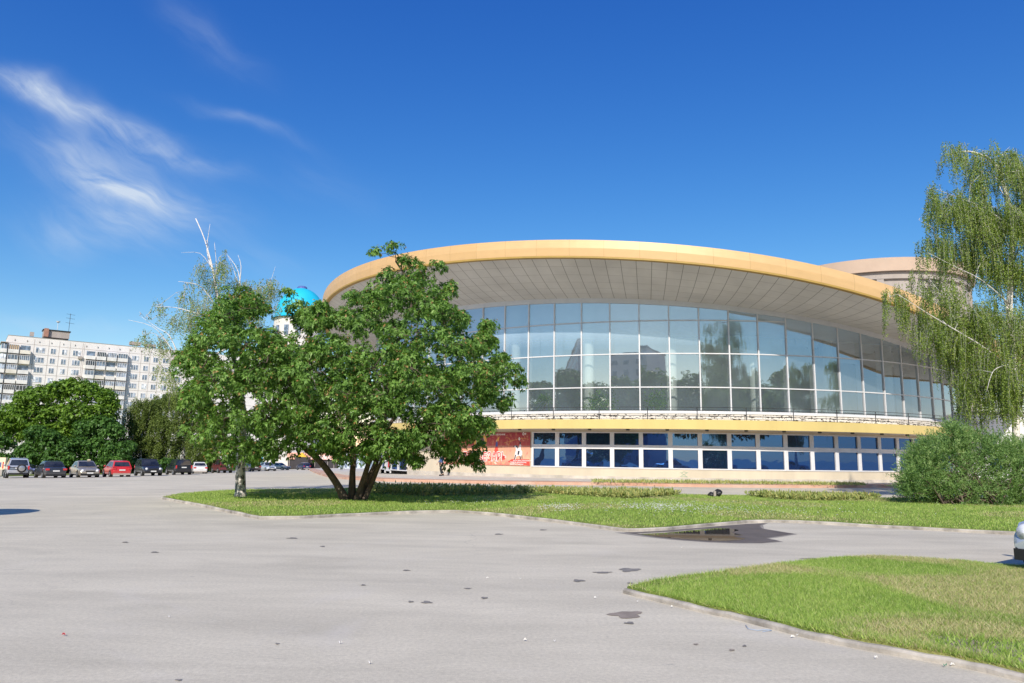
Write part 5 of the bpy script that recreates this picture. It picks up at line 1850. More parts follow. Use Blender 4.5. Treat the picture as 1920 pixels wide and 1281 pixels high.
def balcony(u0, u1, z, dep, k, left_wrap=False):
    mb = MB(); w = u1 - u0
    fm = M['balc2'] if random.random() < .25 else M['balc']
    mb.box(AP((u0 + u1) / 2, dep / 2, z - 1.0), (w - .12, dep, 1.05), R=RA)
    bl = mb.build('balcony', fm, apt)
    if random.random() < .82:
        mb = MB()
        mb.box(AP((u0 + u1) / 2, dep / 2 - .1, z + .22), (w - .3, dep - .2, 1.36), R=RA)
        mat = random.choice([M['flatglass'], curt[2], curt[2], M['carglass']])
        if random.random() < .06: mat = M['wood']
        mb.build('glazing', mat, bl)
        mb = MB(); n = random.choice([3, 4, 5])
        for i in range(n + 1):
            mb.box(AP(u0 + .15 + (w - .3) * i / n, dep - .08, z + .22), (.10, .08, 1.38), R=RA)
        mb.box(AP((u0 + u1) / 2, dep - .09, z + .85), (w - .28, .06, .1), R=RA)
        mb.build('frame', M['white'], bl)
    else:
        mb = MB(); mb.box(AP((u0 + u1) / 2, .05, z + .25), (w - .4, .06, 1.4), R=RA); mb.build('recess', M['flatglass'], bl)


for j, (a_, b_) in enumerate(balcs):
    u0, u1 = u_of(a_, 650 + (a_ - 30) * .087), u_of(b_, 650 + (b_ - 30) * .087)
    for i, z in enumerate(rows[:8]):
        balcony(u0, u1, z, 1.3, (i * 3 + j * 2) % 5 % 2)
# wrap-round balconies on the end wall
RE = Matrix((ND, -UD, Vector((0, 0, 1)))).transposed()
for i, z in enumerate(rows[:9]):
    mb = MB(); mb.box(AP(-.75, -2.2, z - 1.0), (1.5, 7.0, 1.05), R=RA)
    bl = mb.build('end_balcony', M['balc'], apt)
    mb = MB(); mb.box(AP(-.65, -2.2, z + .22), (1.2, 6.6, 1.36), R=RA); mb.build('glazing', curt[i % 3], bl)
    mb = MB()
    for k in range(5): mb.box(AP(-1.27, 1.0 - k * 1.6, z + .22), (.08, .12, 1.38), R=RA)
    mb.box(AP(-.7, 1.12, z + .22), (.14, .08, 1.38), R=RA)
    mb.build('frame', M['white'], bl)
mb = MB(); mb.box(AP(-.7, -2.2, rows[0] + 1.35), (1.7, 7.2, .2), R=RA); mb.build('canopy', M['conc'], apt)
# roof house, chimney, aerials
M['brick'] = simple('brick_red', (.42, .22, .16), .9, var=.3, vscale=2)
u0, u1 = u_of(82, 632), u_of(131, 636)
mb = MB(); mb.box(AP((u0 + u1) / 2, -4, ZT + 1.7), (u1 - u0, 4, 2.0), R=RA); rh = mb.build('roof_house', M['conc'], apt)
mb = MB(); mb.box(AP((u0 + u1) / 2, -4, ZT + 2.8), (u1 - u0 + .5, 4.5, .25), R=RA); mb.build('roof_slab', M['black'], rh)
mb = MB(); mb.box(AP(u0 + .6, -1.7, ZT + 1.9), (1.1, 1.0, 2.4), R=RA); mb.build('chimney', M['brick'], rh)
mb = MB(); mb.box(AP(u_of(61, 628), -3, ZT + 1.2), (1.0, 1.0, 1.2), R=RA); mb.build('roof_vent', M['conc'], apt)
mb = MB(); mb.box(AP(u_of(256, 650), -3, ZT + 1.3), (3.0, 2.0, 1.0), R=RA); mb.build('roof_vent', M['conc'], apt)
mb = MB(); mb.box(AP(u_of(285, 650), -3, ZT + 1.1), (3.0, 2.0, .8), R=RA); mb.build('roof_vent', M['conc'], apt)
mb = MB(); ua = u_of(109, 622)
mb.tube([AP(ua, -3, ZT + 2.6), AP(ua, -3, ZT + 5.2)], .06, 5); mb.lathe(AP(ua, -3, ZT + 5.2), [(.001, 0), (.45, .25), (.55, .5), (.001, .5)], 12); mb.build('dish', M['white'], apt)
mb = MB(); ua = u_of(131, 620)
mb.tube([AP(ua, -3, ZT + 1), AP(ua, -3, ZT + 8.4)], .06, 5)
for h in (8.2, 7.0, 5.6): mb.tube([AP(ua - 1.0, -3, ZT + h), AP(ua + 1.2, -3, ZT + h - .15)], .04, 4)
mb.build('aerial', M['darkmetal'], apt)
# air conditioners
for (px, py) in ((150, 671), (148, 707)):
    mb = MB(); mb.box(AP(u_of(px, py), .35, z_of(px, py)), (1.1, .5, .75), R=RA); mb.build('air_conditioner', M['conc'], apt)

# turquoise dome building
YD = 186.0
dc = at_depth(563, 600, YD); zb0 = at_depth(563, 598, YD).z; zt0 = at_depth(563, 541, YD).z
dr = (at_depth(610, 600, YD) - dc).length
M['turq'] = simple('turquoise_roof', (.02, .50, .72), .45, var=.1, vscale=.3)
M['churchwall'] = simple('church_wall', (.72, .68, .64), .85, var=.15, vscale=.4)
ch = thing('domed_building', 'white building with a turquoise dome half hidden behind the rowan', 'building', (dc.x, dc.y, -3))
mb = MB(); prof = [(dr * 1.12, zb0 - .5), (dr * 1.02, zb0)]
for i in range(9):
    a = PI / 2 * i / 9
    prof.append((dr * .98 * math.cos(a), zb0 + (zt0 - zb0) * math.sin(a)))
prof.append((.6, zt0 - .05))
mb.lathe((dc.x, dc.y, 0), prof, 28); mb.build('dome', M['turq'], ch, smooth='auto')
mb = MB(); mb.lathe((dc.x, dc.y, 0), [(1.3, zt0 - .5), (1.3, zt0 + .2), (1.0, zt0 + .5), (.001, zt0 + .5)], 14); mb.build('dome_cap', M['ink_blue'], ch)
mb = MB(); mb.lathe((dc.x, dc.y, 0), [(dr, -3), (dr, zb0 - .5)], 28); wl = mb.build('wall', M['churchwall'], ch)
for k in range(14):
    a = 2 * PI * k / 14
    for z in (zb0 - 4, zb0 - 9, zb0 - 14):
        mb = MB(); mb.box((dc.x + dr * math.cos(a), dc.y + dr * math.sin(a), z), (.3, 1.2, 2.6), rz=a); mb.build('window', M['flatglass'], wl)


# ------------------------------------------------------------------ shops under the trees
def text_on(txt, p, u, n, size, mat, name, parent, bold=.01):
    cu = bpy.data.curves.new('txt', 'FONT'); cu.body = txt; cu.size = size; cu.offset = bold; cu.extrude = .01; cu.resolution_u = 2
    o = bpy.data.objects.new('txt', cu); COL.objects.link(o); bpy.context.view_layer.update()
    me = bpy.data.meshes.new_from_object(o); mb = MB()
    mb.add([p + u * v.co.x + Vector((0, 0, v.co.y)) + n * v.co.z for v in me.vertices], [tuple(q.vertices) for q in me.polygons])
    bpy.data.objects.remove(o); bpy.data.curves.remove(cu); bpy.data.meshes.remove(me)
    return mb.build(name, mat, parent)


YS = 178.0
sp = gbase(600, 880, YS)
s0 = at_depth(540, 860, YS); s1 = at_depth(642, 860, YS)
zt_ = at_depth(600, 851, YS).z; zk = at_depth(600, 862, YS).z; zg = sp.z
M['salmon'] = simple('salmon_sign', (.72, .38, .28), .7, var=.15)
M['shopdark'] = simple('shop_dark', (.03, .025, .03), .5, var=.3)
M['sblue'] = simple('turquoise_paint', (.04, .36, .55), .6, var=.15)
M['orange'] = simple('orange_sign', (.85, .48, .04), .6, var=.15)
M['kiosk'] = simple('kiosk_pale_blue', (.58, .66, .74), .7, var=.15)
sh = thing('shop_building', 'low dark shop front with a salmon sign band far behind the rowan stems', 'building', sp)
L = (s1.x - s0.x)
mb = MB(); mb.box((s0.x + L / 2, YS + 3, (zt_ + zg) / 2), (L, 5.8, zt_ - zg)); mb.build('wall', M['shopdark'], sh)
mb = MB(); mb.box((s0.x + L / 2, YS, (zt_ + zk) / 2 + .1), (L + .3, .5, zt_ - zk + .2)); sg = mb.build('sign_band', M['salmon'], sh)
text_on('ГЕРМЕС', Vector((at_depth(582, 861, YS - .3).x, YS - .28, zk + .12)), Vector((1, 0, 0)), Vector((0, -1, 0)), 1.3, M['ink_white'], 'lettering', sg, .02)
for i in range(9):
    mb = MB(); mb.box((s0.x + .4 + i * (L - .8) / 8, YS - .02, (zk + zg) / 2), (.12, .14, zk - zg)); mb.build('window_post', M['conc'], sh)
p = at_depth(568, 857, YS - 3)
pk = thing('snack_kiosk', 'small kiosk with a bright orange and yellow peaked sign above the blue car', 'kiosk', gbase(568, 880, YS - 3))
gzz = gbase(568, 880, YS - 3).z
mb = MB(); mb.box((p.x, p.y, (p.z + gzz) / 2), (3.2, 2, p.z - gzz)); mb.build('wall', M['shopdark'], pk)
mb = MB(); mb.add([(p.x - 1.2, p.y - 1.05, p.z), (p.x + 1.2, p.y - 1.05, p.z), (p.x, p.y - 1.05, p.z + 1.1), (p.x - 1.2, p.y - .8, p.z), (p.x + 1.2, p.y - .8, p.z), (p.x, p.y - .8, p.z + 1.1)], [(0, 1, 2), (5, 4, 3), (0, 2, 5, 3), (1, 4, 5, 2), (0, 3, 4, 1)]); mb.build('sign', M['orange'], pk)
# pale kiosk
YK = 165.0
k0, k1 = at_depth(635, 860, YK), at_depth(700, 860, YK); kb = gbase(660, 880, YK)
kz = at_depth(650, 851, YK).z
kk = thing('pale_kiosk', 'pale blue kiosk with dark windows seen between the rowan stems', 'kiosk', kb)
mb = MB(); mb.box(((k0.x + k1.x) / 2, YK + 1.5, (kz + kb.z) / 2), (k1.x - k0.x, 3, kz - kb.z)); mb.build('wall', M['kiosk'], kk)
mb = MB(); mb.box(((k0.x + k1.x) / 2, YK + 1.5, kz + .1), (k1.x - k0.x + .3, 3.3, .2)); mb.build('roof', M['conc'], kk)
for px in (641, 649, 658, 668, 678, 688, 696):
    c = at_depth(px, 862, YK); mb = MB(); mb.box((c.x, YK - .01, (kz + kb.z) / 2), (.55, .1, (kz - kb.z) * .8)); mb.build('window', M['flatglass'], kk)
# blue structure behind the shop
YB = 200.0
b0, b1 = at_depth(490, 850, YB), at_depth(606, 850, YB); bb = gbase(540, 880, YB); bzt = at_depth(560, 836, YB).z
bt = thing('blue_pavilion', 'turquoise roofed open pavilion far behind the parked silver cars', 'pavilion', bb)
mb = MB(); mb.box(((b0.x + b1.x) / 2, YB + 2, bzt), (b1.x - b0.x, 5, .9)); mb.build('roof', M['sblue'], bt)
mb = MB(); mb.box(((b0.x + b1.x) / 2, YB + 4, (bzt + bb.z) / 2), (b1.x - b0.x, .4, bzt - bb.z - .2)); mb.build('wall', M['kiosk'], bt)
for i in range(8):
    mb = MB(); mb.box((b0.x + .3 + i * (b1.x - b0.x - .6) / 7, YB, (bzt + bb.z) / 2), (.3, .3, bzt - bb.z - .45)); mb.build('post', M['sblue'], bt)
# advertising cabinet at far left edge
ad = at_ground(2, 893); adz = at_depth(5, 858, ad.y).z
ab = thing('advertising_cabinet', 'cream advertising board on a grey base at the left picture edge', 'sign', (ad.x - .5, ad.y, ad.z))
adc = Vector((at_depth(9, 870, ad.y).x, ad.y, 0))
z_m = at_depth(5, 880.5, ad.y).z
M['adcream'] = simple('advert_cream', (.78, .66, .45), .6, var=.1)
mb = MB(); mb.box((adc.x - 1.3, ad.y + .2, (adz + z_m) / 2), (2.6, .3, adz - z_m)); mb.build('panel', M['adcream'], ab)
mb = MB(); mb.box((adc.x - .75, ad.y + .03, adz - .75), (.7, .02, .5)); mb.build('print', M['ink_blue'], ab)
mb = MB(); mb.box((adc.x - .2, ad.y + .03, z_m + .45), (.12, .02, .7)); mb.build('print', M['ink_red'], ab)
mb = MB(); mb.box((adc.x - 1.3, ad.y + .2, (z_m + ad.z) / 2), (2.3, .5, z_m - ad.z)); mb.build('base', M['conc'], ab)


# ------------------------------------------------------------------ cars
def paint(name, col, metal=.3):
    m, n, b = mat_new(name)
    P = n.n('ShaderNodeTexCoord').outputs['Object']
    c = n.mix(1.0, col, n.ramp(n.noise(P, 2.0, 4), [(.3, .93), (.7, 1.03)]), 'MULTIPLY')
    sz = n.n('ShaderNodeSeparateXYZ'); n.put(sz.inputs[0], P)
    c = n.mix(n.ramp(sz.outputs[2], [(.22, .45), (.55, 0)]), c, (.22, .2, .18))     # road dust low down
    n.put(b.inputs['Base Color'], c); b.inputs['Metallic'].default_value = metal; b.inputs['Roughness'].default_value = .35
    b.inputs['Coat Weight'].default_value = .7; b.inputs['Coat Roughness'].default_value = .06
    return m


def car(label, kind, pos, rotz, pmat, L=4.3, Wd=1.72, H=1.48, spare=False, rack=False, roofsign=False, group='cars parked in the far row', rim=True):
    """x forward. kind: sedan / hatch / suv / wagon"""
    t = thing('parked_car', label, 'car', pos, rotz, group)
    hw = Wd / 2; x0, x1 = -L / 2, L / 2
    suv = kind == 'suv'
    clr = .30 if suv else .19
    belt = H * .60; hood = H * (.60 if suv else .555)
    if kind == 'sedan':
        prof = [(x0, .46 * H), (x0 + .06, .60 * H), (x0 + .5, .65 * H), (x0 + .85, .655 * H), (x1 - 1.45, .645 * H), (x1 - .95, .60 * H), (x1 - .35, .545 * H), (x1 - .07, .47 * H), (x1, .36 * H)]
        cab = [(x0 + .72, .64 * H), (x0 + 1.25, .955 * H), (x0 + 1.9, H), (x1 - 2.1, .99 * H), (x1 - 1.25, .63 * H)]
    elif kind == 'hatch':
        prof = [(x0, .42 * H), (x0 + .05, .58 * H), (x0 + .25, .62 * H), (x1 - 1.25, .62 * H), (x1 - .8, .57 * H), (x1 - .3, .50 * H), (x1 - .05, .44 * H), (x1, .34 * H)]
        cab = [(x0 + .10, .60 * H), (x0 + .45, .95 * H), (x0 + 1.1, H), (x1 - 1.95, .985 * H), (x1 - 1.05, .60 * H)]
    else:
        prof = [(x0, .40 * H), (x0 + .03, .58 * H), (x0 + .15, .60 * H), (x1 - 1.5, .61 * H), (x1 - .9, .585 * H), (x1 - .25, .53 * H), (x1 - .04, .46 * H), (x1, .34 * H)]
        cab = [(x0 + .06, .59 * H), (x0 + .28, .955 * H), (x0 + .9, H), (x1 - 2.05, .985 * H), (x1 - 1.3, .605 * H)]
    # lower body: loft of rounded sections
    xs = []
    for a, b_ in zip(prof[:-1], prof[1:]):
        k = max(1, int((b_[0] - a[0]) / .3))
        for i in range(k): xs.append((a[0] + (b_[0] - a[0]) * i / k, a[1] + (b_[1] - a[1]) * i / k))
    xs.append(prof[-1])
    wr = .335 if suv else .30
    wx = (x0 + .78, x1 - .82)
    rings = []
    for x, zt in xs:
        e = min((x - x0), (x1 - x)); nar = 1 - .16 * max(0, 1 - e / .45) ** 2
        w = hw * nar
        zb = clr + .12 * max(0, 1 - e / .3)
        for c_ in wx:          # wheel arch lifts the lower edge at the sides
            pass
        zs = [(0, zb), (w * .82, zb), (w * .97, zb + .10), (w, zb + (zt - zb) * .45), (w * .985, zb + (zt - zb) * .72), (w * .94, zt - .05), (w * .80, zt), (0, zt + .035)]
        rings.append([(x, y, z) for y, z in zs] + [(x, -y, z) for y, z in zs[-2:0:-1]])
    mb = MB(); n = len(rings[0])
    for i in range(len(rings) - 1):
        mb.add(rings[i] + rings[i + 1], [(k, (k + 1) % n, n + (k + 1) % n, n + k) for k in range(n)])
    mb.add(rings[0], [tuple(range(n))]); mb.add(rings[-1], [tuple(range(n))[::-1]])
    # roof and pillars
    cr = []
    for i, (x, z) in enumerate(cab):
        f = (z - cab[0][1]) / (H - cab[0][1] + 1e-6); f = max(0, min(1, f))
        wb = hw * .93; wt = hw * (.93 - .20 * f)
        cr.append((x, z, wt))
    n2 = len(cr)
    vs = []
    for (x, z, w) in cr:
        vs += [(x, w, z), (x, w * .8, z + .035 * (1 if z > .8 * H else 0)), (x, -w * .8, z + .035 * (1 if z > .8 * H else 0)), (x, -w, z)]
    fs = []
    for i in range(n2 - 1):
        for k in range(3): fs.append((i * 4 + k, i * 4 + k + 1, (i + 1) * 4 + k + 1, (i + 1) * 4 + k))
    mb.add(vs, fs)
    for s in (1, -1):
        pts = [(x, s * w, z) for x, z, w in cr]
        mb.add(pts, [tuple(range(n2)) if s < 0 else tuple(range(n2))[::-1]])
    body = mb.build('body', pmat, t, smooth='auto', local=True)

    def lerp(a, b_, f): return a + (b_ - a) * f
    # glass panes, 1 cm proud
    (xa, za, wa), (xb, zb_, wb_), (xc, zc, wc), (xd, zd, wd), (xe, ze, we) = cr
    mb = MB()
    f0, f1 = .10, .90
    nx_, nz_ = .01, .012
    q = [(lerp(xe, xd, f0) + .02, lerp(we, wd, f0) * .9, lerp(ze, zd, f0) + .02), (lerp(xe, xd, f1) + .02, lerp(we, wd, f1) * .86, lerp(ze, zd, f1) + .02)]
    mb.add([(q[0][0], q[0][1], q[0][2]), (q[0][0], -q[0][1], q[0][2]), (q[1][0], -q[1][1], q[1][2]), (q[1][0], q[1][1], q[1][2])], [(0, 1, 2, 3)])
    mb.build('windscreen', M['carglass'], t, local=True)
    mb = MB()
    q = [(lerp(xa, xb, .14) - .02, lerp(wa, wb_, .14) * .88, lerp(za, zb_, .14) + .015), (lerp(xa, xb, .88) - .02, lerp(wa, wb_, .88) * .86, lerp(za, zb_, .88) + .015)]
    mb.add([(q[0][0], -q[0][1], q[0][2]), (q[0][0], q[0][1], q[0][2]), (q[1][0], q[1][1], q[1][2]), (q[1][0], -q[1][1], q[1][2])], [(0, 1, 2, 3)])
    mb.build('rear_window', M['carglass'], t, local=True)
    for s in (1, -1):
        def side(x, z):
            f = max(0, min(1, (z - za) / (H - za))); return (x, s * (hw * (.93 - .20 * f) + .012), z)
        zl, zh = za + .05, H - .10
        def xat(z, a, b_): return a[0] + (b_[0] - a[0]) * max(0, min(1, (z - a[1]) / (b_[1] - a[1])))
        xr_l, xr_h = xat(zl, (xa, za), (xb, zb_)) + .15, xat(zh, (xa, za), (xb, zb_)) + .14
        xf_l, xf_h = xat(zl, (xe, ze), (xd, zd)) - .12, xat(zh, (xe, ze), (xd, zd)) - .10
        nwin = 3 if (suv or kind == 'wagon') else 2
        for i in range(nwin):
            g0, g1 = i / nwin, (i + 1) / nwin
            pad = .035
            pts = [side(lerp(xr_l, xf_l, g0) + pad, zl), side(lerp(xr_l, xf_l, g1) - pad, zl), side(lerp(xr_h, xf_h, g1) - pad, zh), side(lerp(xr_h, xf_h, g0) + pad, zh)]
            mb = MB(); mb.add(pts, [(0, 1, 2, 3) if s < 0 else (3, 2, 1, 0)]); mb.build('side_window', M['carglass'], t, local=True)
        # mirror
        mb = MB(); mx_, mz_ = xf_l - .05, za + .08
        mb.lathe((mx_, s * (hw + .06), mz_), [(.001, -.05), (.08, -.03), (.085, .02), (.001, .05)], 8, axis='X'); mb.build('wing_mirror', pmat, t, local=True, smooth=True)
    # bumpers and trim
    mb = MB(); mb.box((x1 - .02, 0, clr + .12), (.12, Wd * .84, .16)); mb.box((x1 + .0, 0, H * .40), (.07, Wd * .42, .12)); mb.build('grille', M['black'], t, local=True)
    mb = MB(); mb.box((x0 + .02, 0, clr + .10), (.12, Wd * .84, .15)); mb.build('bumper', M['black'] if suv or pmat.name.find('dark') >= 0 else M['conc'], t, local=True)
    for s in (1, -1):
        mb = MB(); mb.lathe((x1 - .10, s * hw * .68, H * .43), [(.001, .12), (.11, .09), (.14, .0), (.14, -.05)], 12, axis='X'); mb.build('headlight', M['headlight'], t, local=True, smooth=True)
        mb = MB()
        if suv: mb.box((x0 + .02, s * hw * .86, H * .53), (.1, .14, .34))
        else: mb.box((x0 + .03, s * hw * .76, H * .53), (.1, .30, .17))
        mb.build('taillight', M['taillight'], t, local=True, bevel=.02)
    for xx, d in ((x1 + .045, 1), (x0 - .02, -1)):
        mb = MB(); mb.box((xx, 0, (.30 if d > 0 else .44 if not suv else .5) * H), (.02, .50, .11)); mb.build('number_plate', M['plate'], t, local=True)
    for c_ in wx:
        for s in (1, -1):
            mb = MB(); y = s * (hw - .10)
            mb.lathe((c_, y, wr + .03), [(wr + .06, -.12 * s), (wr + .06, .105 * s), (wr + .0, .108 * s)], 24, axis='Y')
            mb.lathe((c_, y, wr), [(wr * .62, .09 * s), (wr * .7, .115 * s), (wr * .95, .11 * s), (wr, .07 * s), (wr, -.1 * s)], 24, axis='Y')
            wh = mb.build('wheel', M['tyre'], t, local=True, smooth='auto')
            mb = MB()
            mb.lathe((c_, y, wr), [(.001, .075 * s), (wr * .16, .10 * s), (wr * .2, .08 * s)], 12, axis='Y')
            for k in range(7):
                a = 2 * PI * k / 7
                mb.bar((c_ + math.cos(a) * wr * .12, y + .085 * s, wr + math.sin(a) * wr * .12), (c_ + math.cos(a) * wr * .64, y + .1 * s, wr + math.sin(a) * wr * .64), .03, .05)
            mb.lathe((c_, y, wr), [(wr * .60, .105 * s), (wr * .68, .118 * s), (wr * .70, .10 * s)], 20, axis='Y')
            mb.build('rim', M['rim'], wh, local=True)
    if spare:
        mb = MB(); mb.lathe((x0 - .02, -.22, H * .50), [(.20, -.17), (.34, -.15), (.36, -.08), (.34, -.0)], 22, axis='X'); sp_ = mb.build('spare_wheel', M['tyre'], t, local=True, smooth=True)
        mb = MB(); mb.lathe((x0 - .02, -.22, H * .50), [(.001, -.185), (.2, -.18), (.24, -.168)], 18, axis='X'); mb.build('wheel_cover', M['rim'], sp_, local=True, smooth=True)
        mb = MB()
        for dz_ in (.08, -.06): mb.box((x0 - .01, .42, H * .5 + dz_), (.04, .55, .05))
        mb.build('tailgate_slots', M['black'], t, local=True)
    if roofsign:
        mb = MB(); mb.box((.1, .25, H + .10), (.12, .24, .12)); mb.build('roof_sign', M['adcream'], t, local=True, bevel=.02)
    return t


silver = paint('silver_paint', (.55, .56, .60), .5)
darkgrey = paint('dark_grey_paint', (.045, .05, .06))
gold = paint('champagne_paint', (.46, .41, .33), .5)
red = paint('red_paint', (.62, .03, .035), .1)
darkblue = paint('dark_charcoal_paint', (.03, .032, .045))
black = paint('dark_black_paint', (.016, .018, .024))
white = paint('white_paint', (.74, .74, .73), 0)
maroon = paint('maroon_paint', (.20, .035, .05))
brown = paint('dark_brownish_paint', (.12, .09, .095))
paleblue = paint('pale_silver_paint', (.56, .62, .68), .4)
beige = paint('beige_paint', (.52, .50, .42), .4)
navy = paint('navy_paint', (.02, .035, .12))


def place_car(px0, px1, py, off, rear, *a, dist_off=0.0, **kw):
    """px0..px1 span of the visible end and flank, py tyre line; off = degrees the car is turned from the sight line"""
    L = kw.get('L', 4.3)
    c = at_ground((px0 + px1) / 2, py)
    view = math.atan2(c.y, c.x)
    # heading away from the viewer for rear-facing cars
    head_ = view + math.radians(off)
    ctr = Vector((c.x + math.cos(head_) * (L / 2) * .9, c.y + math.sin(head_) * (L / 2) * .9, 0))
    ctr.z = float(gz(ctr.x, ctr.y))
    rz = head_ if rear else head_ + PI
    return car(*a[:2], ctr, rz, *a[2:], **kw)


place_car(12, 53, 896.5, 4, True, 'silver off-roader seen from behind with a spare wheel on its tailgate', 'suv', silver, L=3.9, Wd=1.70, H=1.74, spare=True)
place_car(56, 90, 890, 62, True, 'low dark blue car half hidden behind the dark grey sedan', 'sedan', navy, L=4.3, Wd=1.68, H=1.25)
place_car(80, 126, 896.5, 12, True, 'dark grey sedan seen from behind between the silver off-roader and the beige car', 'sedan', darkgrey, L=4.4, Wd=1.72, H=1.46)
place_car(141, 193, 895.5, 12, False, 'champagne beige sedan facing the camera with a small sign on its roof', 'sedan', gold, L=4.4, Wd=1.70, H=1.45, roofsign=True)
place_car(201, 253, 894.5, 14, True, 'bright red hatchback seen from behind', 'hatch', red, L=3.8, Wd=1.68, H=1.50)
place_car(258, 314, 892.5, 13, False, 'dark charcoal crossover facing the camera right of the red hatchback', 'suv', darkblue, L=4.4, Wd=1.82, H=1.66)
place_car(317, 369, 890.5, 14, True, 'black crossover seen from behind next to the white sedan', 'suv', black, L=4.5, Wd=1.82, H=1.68)
place_car(358, 392, 888.3, 6, True, 'white sedan seen from behind, partly covered by the black crossover', 'sedan', white, L=4.4, Wd=1.70, H=1.42)
place_car(403, 443, 887.2, 16, True, 'maroon off-roader with spare wheel just left of the birch trunk', 'suv', maroon, L=4.2, Wd=1.75, H=1.80, spare=True)
place_car(462, 497, 884, 20, True, 'dark brownish wagon seen from behind just right of the birch trunk', 'wagon', brown, L=4.4, Wd=1.72, H=1.55)
place_car(494, 524, 883.3, 22, False, 'pale silver sedan facing the camera right of the brownish wagon', 'sedan', paleblue, L=4.4, Wd=1.74, H=1.46)
place_car(515, 562, 881.5, 50, False, 'long beige saloon seen from its side behind the pale silver sedan', 'sedan', beige, L=4.8, Wd=1.74, H=1.46)
place_car(562, 588, 881.2, 24, True, 'small dark blue hatchback at the right end of the parked row', 'hatch', navy, L=3.8, Wd=1.66, H=1.46)
place_car(-26, 6, 893, 30, True, 'dark grey car cut by the left picture edge below the cream board', 'sedan', darkgrey, L=4.3, Wd=1.7, H=1.3)

# near car at the right picture edge, nose to the left
gp = at_ground(1955, 1072)
rzn = math.radians(-150)
cr_ = gp - Matrix.Rotation(rzn, 3, 'Z') @ Vector((4.3 / 2 - .82, -(.86 - .10), 0)); cr_.z = 0
near = car('silver blue car nose entering at the right picture edge with a clear headlight', 'sedan', cr_, rzn, paleblue, L=4.3, Wd=1.72, H=1.44, group=None)


